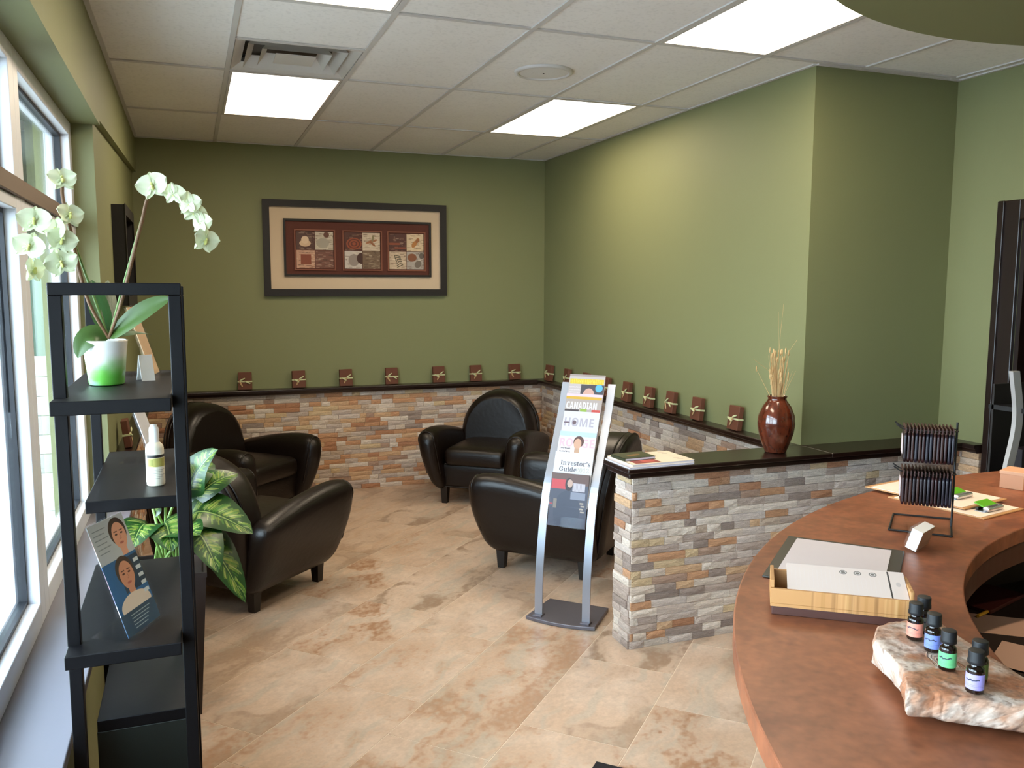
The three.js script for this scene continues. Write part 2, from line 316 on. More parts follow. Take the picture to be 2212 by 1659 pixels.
// outdoors: paved walk, canopy, pale block wall and parked shapes well beyond the glass
{
  const pv = struct('floor_pavement', 'pale concrete pavers outside the window', 'pavement');
  mesh('pavement_bed', bx(-9, -0.62, -6, 30, -0.5, -0.14), std(0x6f6c68, 0.95), pv);
  const pm = [std(0xb9b5ae, 0.9), std(0xaaa7a2, 0.9), std(0xc3c0ba, 0.9)]; reseed(5);
  for (let i = 0; i < 5; i++) for (let k = 0; k < 20; k++) mesh('paver', bx(-1.52 - i * 0.9, -0.635 - i * 0.9, 1.5 + k * 0.9, 2.385 + k * 0.9, -0.2, -0.13), pm[Math.floor(rnd() * 3)], pv);
  const cn = struct('ceiling_canopy', 'dark canopy over the walk outside the window', 'canopy');
  mesh('canopy_slab', bx(-1.9, -0.64, 2.5, 12, 2.75, 3.0), std(0x30352f, 0.8), cn);
  for (let k = 0; k < 3; k++) mesh('canopy_post', bx(-1.85, -1.7, 5.2 + k * 3, 5.35 + k * 3, -0.13, 2.75), std(0x26443a, 0.7), cn);
  mesh('canopy_fascia', bx(-1.9, -0.64, 8.5, 8.7, 2.15, 2.75), std(0x2c302e, 0.8), cn);
  const b = thing('low_block_wall', 'pale low block wall outside beyond the window', 'wall', V(-2.6, 9.5, -0.13)); reseed(3);
  const bm = [std(0xc9c6c0, 0.9), std(0xb5b2ac, 0.9), std(0xd8d5cf, 0.9)];
  for (let r = 0; r < 6; r++) for (let k = 0; k < 8; k++) mesh('block', cb(0.39, 0.188, 0.2, -1.5 + k * 0.4 + (r % 2) * 0.2, 0.095 + r * 0.192, 0, 0.006), bm[Math.floor(rnd() * 3)], b);
  const bd = thing('street_building', 'grey green building across the street outside', 'building', V(-7, 22, -0.13));
  mesh('facade', cb(12, 5.5, 1, 0, 2.75, 0), std(0x6f8078, 0.9), bd); mesh('sign_board', cb(4, 0.9, 0.1, 1.5, 3.9, 0.56), std(0xd9dcdc, 0.7), bd); mesh('parapet', cb(12.2, 0.3, 1.2, 0, 5.6, 0), std(0x8e9692, 0.8), bd);
}

// ------------------------------------------------------------------ stacked-stone cladding, chair rails
const stoneGrain = dataTex(128, 64, (u, v) => { const n = fbm(u * 4 + fbm(u * 8, v * 8, 4, 2, 8) * 2, v * 10, 77, 4), e = fbm(u * 40, v * 24, 19, 2); const c = 226 + 80 * (n - 0.5) + 50 * (e - 0.5); return [c + 6, c + 1, c - 5].map((q) => Math.max(0, Math.min(255, q))); });
const stoneColors = [0xdcd0c5, 0xc9b8a8, 0xbfb0a8, 0xe6ddd4, 0xd6b593, 0xcc9f7c, 0xb59a8a, 0xdcd2cd, 0xcbbfb8, 0xbb8b6c, 0xd9c3a0, 0xa3958f];
const stoneMats = stoneColors.map((c) => std(c, 0.85, { map: stoneGrain, bumpMap: grainBump, bumpScale: 0.002 }));
const stoneVC = std(0xffffff, 0.85, { vertexColors: true, map: stoneGrain, bumpMap: grainBump, bumpScale: 0.002 });
reseed(23);
const stoneShapes = [...Array(7)].map(() => { // unit split-face stone, x and y 0..1, z 0..1 proud of the wall
  const nx = 3, ny = 2, P = []; for (let j = 0; j <= ny; j++) for (let i = 0; i <= nx; i++) { const e = i === 0 || i === nx || j === 0 || j === ny; P.push([i / nx + (e ? 0 : rr(-0.08, 0.08)), j / ny + (e ? 0 : rr(-0.12, 0.12)), e ? rr(0.84, 0.92) : rr(0.92, 1)]); }
  const pos = [], uv = [], at = (i, j) => P[j * (nx + 1) + i], put = (p, z) => { pos.push(p[0], p[1], z ?? p[2]); uv.push(p[0], p[1]); };
  for (let j = 0; j < ny; j++) for (let i = 0; i < nx; i++) { const a = at(i, j), b = at(i + 1, j), c = at(i + 1, j + 1), d = at(i, j + 1); put(a); put(b); put(c); put(a); put(c); put(d); }
  const rim = []; for (let i = 0; i < nx; i++) rim.push([at(i, 0), at(i + 1, 0)]); for (let j = 0; j < ny; j++) rim.push([at(nx, j), at(nx, j + 1)]); for (let i = nx; i > 0; i--) rim.push([at(i, ny), at(i - 1, ny)]); for (let j = ny; j > 0; j--) rim.push([at(0, j), at(0, j - 1)]);
  for (const [a, b] of rim) { put(b); put(a); put(a, 0); put(b); put(a, 0); put(b, 0); }
  const g = new THREE.BufferGeometry(); g.setAttribute('position', new THREE.Float32BufferAttribute(pos, 3)); g.setAttribute('uv', new THREE.Float32BufferAttribute(uv, 2)); g.computeVertexNormals(); return g;
});
camera.aspect = 2212 / 1659; camera.updateProjectionMatrix(); camera.updateMatrixWorld();
const STONES = new Map();
function clad(wall, origin, along, out, length, height, greyness = 0.3, hidden) { // origin: lower start corner on the wall face
  const list = STONES.get(wall) ?? []; STONES.set(wall, list);
  const rows = 22, rh = height / rows, y = new THREE.Vector3(0, 1, 0);
  const basis = new THREE.Matrix4().makeBasis(along, y, out);
  for (let r = 0; r < rows; r++) {
    let u = -rr(0, 0.08);
    while (u < length) {
      const tall = 1, len = rr(0.055, 0.21), a = Math.max(0, u), b = Math.min(length, u + len); u += len;
      if (b - a < 0.012) continue;
      const depth = rr(0.034, 0.045), pos = origin.clone().addScaledVector(along, a + 0.0008).addScaledVector(y, r * rh + 0.0008), sc = new THREE.Vector3(b - a - 0.0016, rh * tall - 0.0016, depth);
      const m = basis.clone().setPosition(pos).scale(sc), mid = pos.clone().addScaledVector(along, (b - a) / 2).addScaledVector(y, rh / 2).addScaledVector(out, depth), p = mid.clone().project(camera);
      const dist = mid.distanceTo(camera.position), facing = Math.abs(out.dot(mid.clone().sub(camera.position).normalize()));
      const inView = Math.abs(p.x) < 1.02 && Math.abs(p.y) < 1.02 && p.z < 1 && out.dot(mid.clone().sub(camera.position)) < 0 && !(hidden && hidden(mid));
      const k = rnd() < greyness ? [0, 2, 3, 7, 8, 11][Math.floor(rnd() * 6)] : [0, 1, 3, 4, 4, 5, 5, 6, 8, 9, 10][Math.floor(rnd() * 11)];
      list.push({ m, k, s: Math.floor(rnd() * stoneShapes.length), score: inView ? (b - a) * facing / dist / dist : 0 });
    }
  }
}
function layStones() {
  for (const [wall, list] of STONES) {
    list.sort((a, b) => b.score - a.score);
    const rest = [];
    list.forEach((st, i) => {
      if (i < 300 && st.score > 0) { const o = mesh('stone', stoneShapes[st.s], stoneMats[st.k], wall); o.matrix.copy(st.m); o.matrix.decompose(o.position, o.quaternion, o.scale); }
      else { const g = stoneShapes[st.s].clone().applyMatrix4(st.m), c = new THREE.Color(stoneColors[st.k]), a = new Float32Array(g.attributes.position.count * 3); for (let q = 0; q < a.length; q += 3) a.set([c.r, c.g, c.b], q); g.setAttribute('color', new THREE.BufferAttribute(a, 3)); rest.push(g); }
    });
    if (rest.length) { const o = mesh('stone_remainder', mergeGeometries(rest), stoneVC, wall); o.userData.kind = 'stuff'; }
  }
}
const EX = new THREE.Vector3(1, 0, 0), EZ = new THREE.Vector3(0, 0, 1), NX = new THREE.Vector3(-1, 0, 0), NZ = new THREE.Vector3(0, 0, -1);
const mortar = std(0x5f5348, 0.95);
reseed(101);
clad(wallBack, V(-0.38, DB, 0), EX, EZ, XR + 0.38, STONE_H, 0.25);
clad(wallRight, V(XR, DB - 0.045, 0), EZ, NX, DB - 0.045 - DRET, STONE_H, 0.6);
clad(wallLeft, V(-0.382, 4.36, 0), NZ, EX, DB - 0.05 - 4.36, STONE_H, 0.2);
clad(wallReception, V(XF, DRET - 0.16, 0), EZ, NX, 3.485 - 3.33, STONE_H, 0.6);
// knee wall that runs out from the return wall
const wallKnee = struct('wall_partition', 'low stone-clad partition wall with dark wooden cap', 'wall');
mesh('core', bx(1.925, XF, 3.49, DRET - 0.06, 0, STONE_H), mortar, wallKnee);
mesh('core_end', bx(XR, XF, 3.49, DRET, 0, STONE_H), mortar, wallKnee);
reseed(77);
clad(wallKnee, V(1.895, 3.49, 0), EX, EZ, XF - 1.895 - 0.001, STONE_H, 0.58, (p) => p.x > 2.9 && p.y < 0.6);
clad(wallKnee, V(1.925, 3.625, 0), EZ, NX, 0.135 + 0.03, STONE_H, 0.85);
clad(wallKnee, V(XR, DRET - 0.06, 0), NX, NZ, XR - 1.895, STONE_H, 0.3);
layStones();
function railProfile(w) { // section of the cap: x out from wall, y up (top at 0)
  const s = new THREE.Shape(); s.moveTo(0, 0); s.lineTo(w - 0.008, 0); s.quadraticCurveTo(w, 0, w, -0.008); s.lineTo(w, -0.02); s.lineTo(w - 0.01, -0.026); s.quadraticCurveTo(w - 0.012, -0.04, w - 0.022, -0.047); s.lineTo(0, -0.047); s.closePath(); return s;
}
function rail(name, label, a, b, out, w) {
  const t = struct(name, label, 'chair rail'), dir = b.clone().sub(a), len = dir.length(); dir.normalize();
  const g = new THREE.ExtrudeGeometry(railProfile(w), { depth: len, bevelEnabled: false, curveSegments: 5 });
  g.applyMatrix4(new THREE.Matrix4().makeBasis(out, new THREE.Vector3(0, 1, 0), out.clone().cross(new THREE.Vector3(0, 1, 0)).normalize()));
  const z = out.clone().cross(new THREE.Vector3(0, 1, 0)).normalize(); g.translate(...(z.dot(dir) > 0 ? a : b).toArray()); mesh('rail_board', mUV(g), M.trim, t);
}
rail('trim_2', 'dark wooden ledge along the back wall above the stone', V(-0.30, DB, RAIL), V(XR - 0.09, DB, RAIL), EZ, 0.1);
rail('trim_3', 'dark wooden ledge along the right wall above the stone', V(XR, DB, RAIL), V(XR, DRET, RAIL), NX, 0.1);
rail('trim_4', 'dark wooden ledge along the left wall above the stone', V(-0.382, 4.33, RAIL), V(-0.382, DB, RAIL), EX, 0.09);
rail('trim_5', 'short dark wooden ledge beside the doorway', V(XF, 3.33, RAIL), V(XF, DRET, RAIL), NX, 0.08);
{
  const t = struct('trim_6', 'wide dark wooden cap on the low stone partition', 'wall cap');
  const lay = (x0, x1, d0, d1, h0, h1, r) => bx(x0, x1, d0, d1, h0, h1, r);
  mesh('cap_board', lay(1.845, XR + 0.003, 3.405, 3.665, RAIL - 0.022, RAIL, 0.006), M.trim, t);
  mesh('cap_board', lay(XR + 0.003, XF, 3.405, DRET, RAIL - 0.022, RAIL, 0.004), M.trim, t);
  mesh('cap_moulding', lay(1.855, XF, 3.415, 3.655 - 0.015, RAIL - 0.048, RAIL - 0.022, 0.008), M.trim, t);
}

// ------------------------------------------------------------------ leather club chairs
function clubChair(label, at, turn) {
  const t = thing('club_chair', label, 'armchair', at, turn, 'dark leather club chairs');
  // seat block and front rail
  mesh('seat_base', softBox(0.56, 0.2, 0.6, 0.03, 8, (v) => { v.y += 0.225; v.z += 0.0; }), M.leather, t);
  mesh('seat_cushion', softBox(0.5, 0.15, 0.6, 0.055, 12, (v) => { const k = (1 - (v.x / 0.26) ** 2) * (1 - ((v.z) / 0.32) ** 2); v.y += 0.38 + Math.max(0, k) * 0.025; v.z += 0.045; }), M.leather, t);
  for (const y of [0.322, 0.14]) mesh('front_piping', tube([new THREE.Vector3(-0.25, y, 0.3), new THREE.Vector3(0, y, 0.302), new THREE.Vector3(0.25, y, 0.3)], 0.006, 12, 6), M.leather, t);
  for (const s of [-1, 1]) {
    const bend = (v) => {
      const k = (v.y + 0.235) / 0.47, f = v.z / 0.36;                           // 0 foot .. 1 top, -1 rear .. 1 front
      v.x = v.x * (0.62 + 0.38 * Math.sin(Math.min(1, k + 0.1) * 1.5)) + 0.085 * Math.sin(k * 1.45);
      v.z += (0.1 * Math.sin(Math.max(0, k) * 2.05) - 0.022) * Math.max(0, f) ;
      v.y += 0.345 + k * (0.065 * f - 0.055 * f * f * Math.max(0, f) - 0.02 * (f < 0 ? f * f : 0));
    };
    const a = mesh('arm', softBox(0.165, 0.47, 0.72, 0.078, 16, (v) => { bend(v); v.x = s * (v.x + 0.285); }), M.leather, t);
    if (s < 0) a.geometry.index.array.reverse(), smooth(a.geometry);
    // piping round the front face of the arm
    const pts = []; for (let i = 0; i <= 16; i++) { const an = Math.PI * (i / 16), v = new THREE.Vector3(0.066 * Math.cos(an), 0.157 + 0.066 * Math.sin(an), 0.326); bend(v); v.x = s * (v.x + 0.285); pts.push(v); }
    const lo = [1, -1].map((q) => { const v = new THREE.Vector3(0.068 * q, -0.1, 0.326); bend(v); v.x = s * (v.x + 0.285); return v; });
    mesh('arm_piping', tube([lo[0], ...pts, lo[1]], 0.0065, 60, 6), M.leather, t);
  }
  const sh = new THREE.Shape(), hw = 0.27; sh.moveTo(-hw + 0.02, 0.18); sh.lineTo(-hw, 0.47); sh.bezierCurveTo(-hw, 0.66, -0.155, 0.79, 0, 0.79); sh.bezierCurveTo(0.155, 0.79, hw, 0.66, hw, 0.47); sh.lineTo(hw - 0.02, 0.18); sh.closePath();
  const lean = (x, y, z) => z - 0.16 * (y - 0.35) - 0.12 * (0.08 - x * x) * 0.9;
  const g = new THREE.ExtrudeGeometry(sh, { depth: 0.09, bevelEnabled: true, bevelThickness: 0.06, bevelSize: 0.055, bevelSegments: 8, curveSegments: 20 }), p = g.attributes.position;
  for (let i = 0; i < p.count; i++) { const x = p.getX(i), y = p.getY(i); let z = p.getZ(i) - 0.35; const bulge = z > -0.3 ? 0.075 * sst(-0.3, -0.2, z) * Math.max(0, 1 - (x / 0.32) ** 2) * Math.max(0, 1 - ((y - 0.6) / 0.3) ** 2) : 0; p.setZ(i, lean(x, y, z) + bulge); }
  mesh('backrest', smooth(g), M.leather, t);
  for (const zz of [-0.385, -0.345]) {
    const pts = []; for (const q of sh.getPoints(14)) pts.push(new THREE.Vector3(q.x * 1.2, 0.18 + (q.y - 0.18) * 1.085, lean(q.x, q.y, zz)));
    mesh('back_piping', tube(pts.slice(1, -1), 0.006, 70, 6), M.leather, t);
  }
  const leg = new THREE.CylinderGeometry(0.042, 0.03, 0.135, 4, 1); leg.rotateY(Math.PI / 4); leg.translate(0, 0.0675, 0);
  for (const [x, z] of [[-0.26, 0.27], [0.26, 0.27], [-0.26, -0.26], [0.26, -0.26]]) { const l = mesh('leg', leg.toNonIndexed(), M.leatherLeg, t); l.geometry.computeVertexNormals(); l.position.set(x, 0, z); }
  return t;
}
const face = (dx, dd) => Math.atan2(dx, -dd);
clubChair('dark brown leather club chair nearest the window, seen from behind beside the leafy plant', V(0.26, 4.94, 0), face(0.72, 0.70));
clubChair('dark leather club chair in the far left corner, half hidden by the black shelf post', V(0.3, 6.5, 0), face(0.707, -0.707));
clubChair('dark leather club chair in the far right corner, its round back and seat facing us', V(2.22, 6.5, 0), face(-0.62, -0.78));
clubChair('dark leather club chair directly behind the magazine rack', V(2.114, 4.8, 0), face(-0.707, 0.707));

// ------------------------------------------------------------------ framed art
function mitredFrame(w, h, fw, depth, lift = 0) {
  const o = new THREE.Shape([[-w / 2, -h / 2], [w / 2, -h / 2], [w / 2, h / 2], [-w / 2, h / 2]].map(([x, y]) => new THREE.Vector2(x, y)));
  const iw = w / 2 - fw, ih = h / 2 - fw; o.holes.push(new THREE.Path([[-iw, -ih], [-iw, ih], [iw, ih], [iw, -ih]].map(([x, y]) => new THREE.Vector2(x, y))));
  const g = new THREE.ExtrudeGeometry(o, { depth, bevelEnabled: true, bevelThickness: 0.008, bevelSize: -0.008, bevelOffset: 0, bevelSegments: 2 }); g.translate(0, 0, lift); return mUV(g);
}
{
  const cx = (0.556 + 2.075) / 2, ch = (2.405 + 1.638) / 2, w = 1.519, h = 0.767;
  const t = thing('framed_artwork', 'wide framed art of small shell and leaf squares on the back wall', 'picture', V(cx, DB - 0.002, ch - h / 2)); const y = h / 2;
  const fr = mesh('frame', mitredFrame(w, h, 0.055, 0.03), M.pictureFrame, t); fr.position.y = y;
  mesh('backing', cb(w - 0.06, h - 0.06, 0.006, 0, y, 0.004), M.black, t);
  const mat = mesh('mat_board', cb(w - 0.1, h - 0.1, 0.004, 0, y, 0.012), std(0xc9b499, 0.85), t); mat.userData.label = 'cream mat board';
  const ix = (0.716 + 1.94) / 2 - cx, iy = (2.258 + 1.795) / 2 - ch, iw = 1.224, ih = 0.463;
  const inf = mesh('inner_frame', mitredFrame(iw, ih, 0.018, 0.012, 0.013), M.pictureFrame, t); inf.position.set(ix, y + iy, 0);
  mesh('brown_mat', cb(iw - 0.03, ih - 0.03, 0.004, ix, y + iy, 0.016), std(0x55291d, 0.8), t);
  const P = [[['#4a2a20', 'shell'], ['#b7ab99', 'star'], ['#b98e76', 'block'], ['#6d4436', 'cloth']], [['#4c2417', 'nest'], ['#c0ae98', 'twig'], ['#bdb3ab', 'ring'], ['#6e5844', 'cloth']], [['#4a231a', 'bark'], ['#c9b292', 'seed'], ['#bca68e', 'fern'], ['#a39a92', 'stones']]];
  P.forEach((set, k) => {
    const x0 = [0.965, 1.353, 1.727][k] - cx, s = 0.3;
    mesh('fillet', mitredFrame(s + 0.03, s + 0.03, 0.01, 0.004, 0.018), std(0x7a4530, 0.6), t).position.set(x0, y + (2.01 - ch), 0);
    set.forEach(([col, kind], q) => {
      const tex = canvasTex(96, 96, (c) => {
        c.fillStyle = col; c.fillRect(0, 0, 96, 96); c.globalAlpha = 0.25; reseed(40 + k * 4 + q); for (let i = 0; i < 60; i++) { c.fillStyle = rnd() < 0.5 ? '#2c1a12' : '#e6d9c4'; c.fillRect(rnd() * 96, rnd() * 96, 4 + rnd() * 26, 2 + rnd() * 4); } c.globalAlpha = 1;
        const E = (x, yy, a, b, f, r = 0) => { c.fillStyle = f; c.beginPath(); c.ellipse(x, yy, a, b, r, 0, 7); c.fill(); };
        if (kind === 'shell') { E(46, 62, 30, 18, '#c7a888'); E(46, 44, 20, 20, '#d2b698'); }
        if (kind === 'star') { E(40, 60, 34, 26, '#9c9384'); E(60, 16, 15, 15, '#5a3322'); }
        if (kind === 'block') { c.fillStyle = '#7c3a20'; c.fillRect(22, 22, 54, 52); }
        if (kind === 'nest') { for (let i = 0; i < 5; i++) E(52, 60, 42 - i * 8, 32 - i * 6, i % 2 ? '#5c2612' : '#8b3f1e'); }
        if (kind === 'twig') { E(50, 46, 34, 7, '#96603e', -0.3); E(54, 58, 22, 6, '#8a5836', 0.7); E(56, 30, 6, 18, '#7d7352', 0.2); }
        if (kind === 'ring') { E(50, 50, 30, 32, '#8d8078'); E(92, 40, 26, 30, '#3e2019'); }
        if (kind === 'bark') { c.fillStyle = '#7d3a22'; c.fillRect(0, 50, 60, 12); c.fillRect(30, 74, 66, 9); }
        if (kind === 'seed') { E(44, 56, 12, 22, '#a97038', 0.6); E(62, 36, 10, 14, '#8f5a30', 0.6); }
        if (kind === 'fern') { c.strokeStyle = '#4c4636'; c.lineWidth = 4; c.beginPath(); for (let i = 0; i < 6; i++) { c.moveTo(30 + i * 8, 20 + i * 11); c.lineTo(62 + i * 3, 26 + i * 9); c.moveTo(30 + i * 8, 20 + i * 11); c.lineTo(34 + i * 2, 42 + i * 9); } c.stroke(); }
        if (kind === 'stones') { E(30, 32, 26, 22, '#7c4a2e'); E(64, 68, 18, 22, '#6d6259', 0.6); E(84, 22, 14, 16, '#5b544c'); }
      });
      mesh('print', cb(s / 2 - 0.004, s / 2 - 0.004, 0.003, x0 + (q % 2 ? 1 : -1) * s / 4, y + (2.01 - ch) + (q < 2 ? 1 : -1) * s / 4, 0.0195), std(0xffffff, 0.5, { map: tex }), t);
      const g = t.children[t.children.length - 1].geometry, pp = g.attributes.position, uu = g.attributes.uv, bb = new THREE.Box3().setFromBufferAttribute(pp);
      for (let i = 0; i < pp.count; i++) uu.setXY(i, (pp.getX(i) - bb.min.x) / (bb.max.x - bb.min.x), (pp.getY(i) - bb.min.y) / (bb.max.y - bb.min.y));
    });
  });
}
{
  const t = thing('framed_picture', 'dark deep-framed picture seen edge-on on the left wall', 'picture', V(-0.381, 5.5, 1.6), Math.PI / 2);
  mesh('frame', mitredFrame(0.78, 0.56, 0.06, 0.06), M.pictureFrame, t).position.y = 0.28;
  mesh('picture_panel', cb(0.7, 0.48, 0.01, 0, 0.28, 0.012), std(0x2a1a14, 0.6), t);
}

// ------------------------------------------------------------------ tied gift bundles on the ledges
{
  const brown = std(0x5e3522, 0.7, { bumpMap: grainBump, bumpScale: 0.001 }), tie = std(0xb9bd93, 0.7), leafM = std(0xa98a63, 0.7);
  const ord = ['first', 'second', 'third', 'fourth', 'fifth', 'sixth', 'seventh', 'eighth', 'ninth'];
  function bundle(label, at, turn, k) {
    const t = thing('gift_bundle', label, 'gift bundle', at, turn, 'tied brown bundles on the ledge'), w = 0.108, h = 0.142, d = 0.034, lean = 0.12;
    reseed(300 + k);
    const up = (g) => { g.rotateX(-lean); g.translate(0, 0.002, 0.012); return g; };
    mesh('lower_half', up(cb(w, h * 0.49, d, 0, h * 0.25, 0, 0.004)), brown, t); mesh('upper_half', up(cb(w * 0.97, h * 0.5, d * 0.95, 0, h * 0.75, 0, 0.004)), brown, t);
    mesh('tie_band', up(cb(w + 0.004, 0.011, d + 0.005, 0, h * (0.48 + rr(-0.04, 0.04)), 0, 0.002)), tie, t);
    const a = rr(0.5, 1.1), s = rnd() < 0.5 ? -1 : 1, bow = [];
    for (const q of [-1, 1]) { const g = new THREE.SphereGeometry(1, 8, 6); g.scale(0.026, 0.006, 0.005); g.rotateZ(a * s * q * 0.6); g.translate(q * 0.02, h * 0.5 + q * s * 0.012, d / 2 + 0.006); bow.push(g); }
    mesh('bow', up(merge(bow)), tie, t);
    const lf = new THREE.SphereGeometry(1, 8, 6); lf.scale(0.008, 0.03, 0.003); lf.rotateZ(-s * 0.5); lf.translate(s * 0.012 - 0.02, h * 0.34, d / 2 + 0.004); mesh('dried_leaf', up(lf), leafM, t);
  }
  [0.385, 0.805, 1.19, 1.578, 1.993, 2.331, 2.697].forEach((x, k) => bundle(`brown tied gift bundle on the back wall ledge, ${ord[k]} from the window side`, V(x, DB - 0.042, RAIL), rr(-0.1, 0.1), k));
  [6.95, 6.56, 6.19, 5.83, 5.5, 5.175, 4.885, 4.567, 4.167].forEach((d, k) => bundle(`brown tied gift bundle on the right wall ledge, ${ord[k]} from the far corner`, V(XR - 0.042, d, RAIL), -Math.PI / 2 + rr(-0.1, 0.1), 10 + k));
  bundle('brown tied gift bundle on the left wall ledge, glimpsed through the black shelf', V(-0.34, 4.8, RAIL), Math.PI / 2, 30);
}

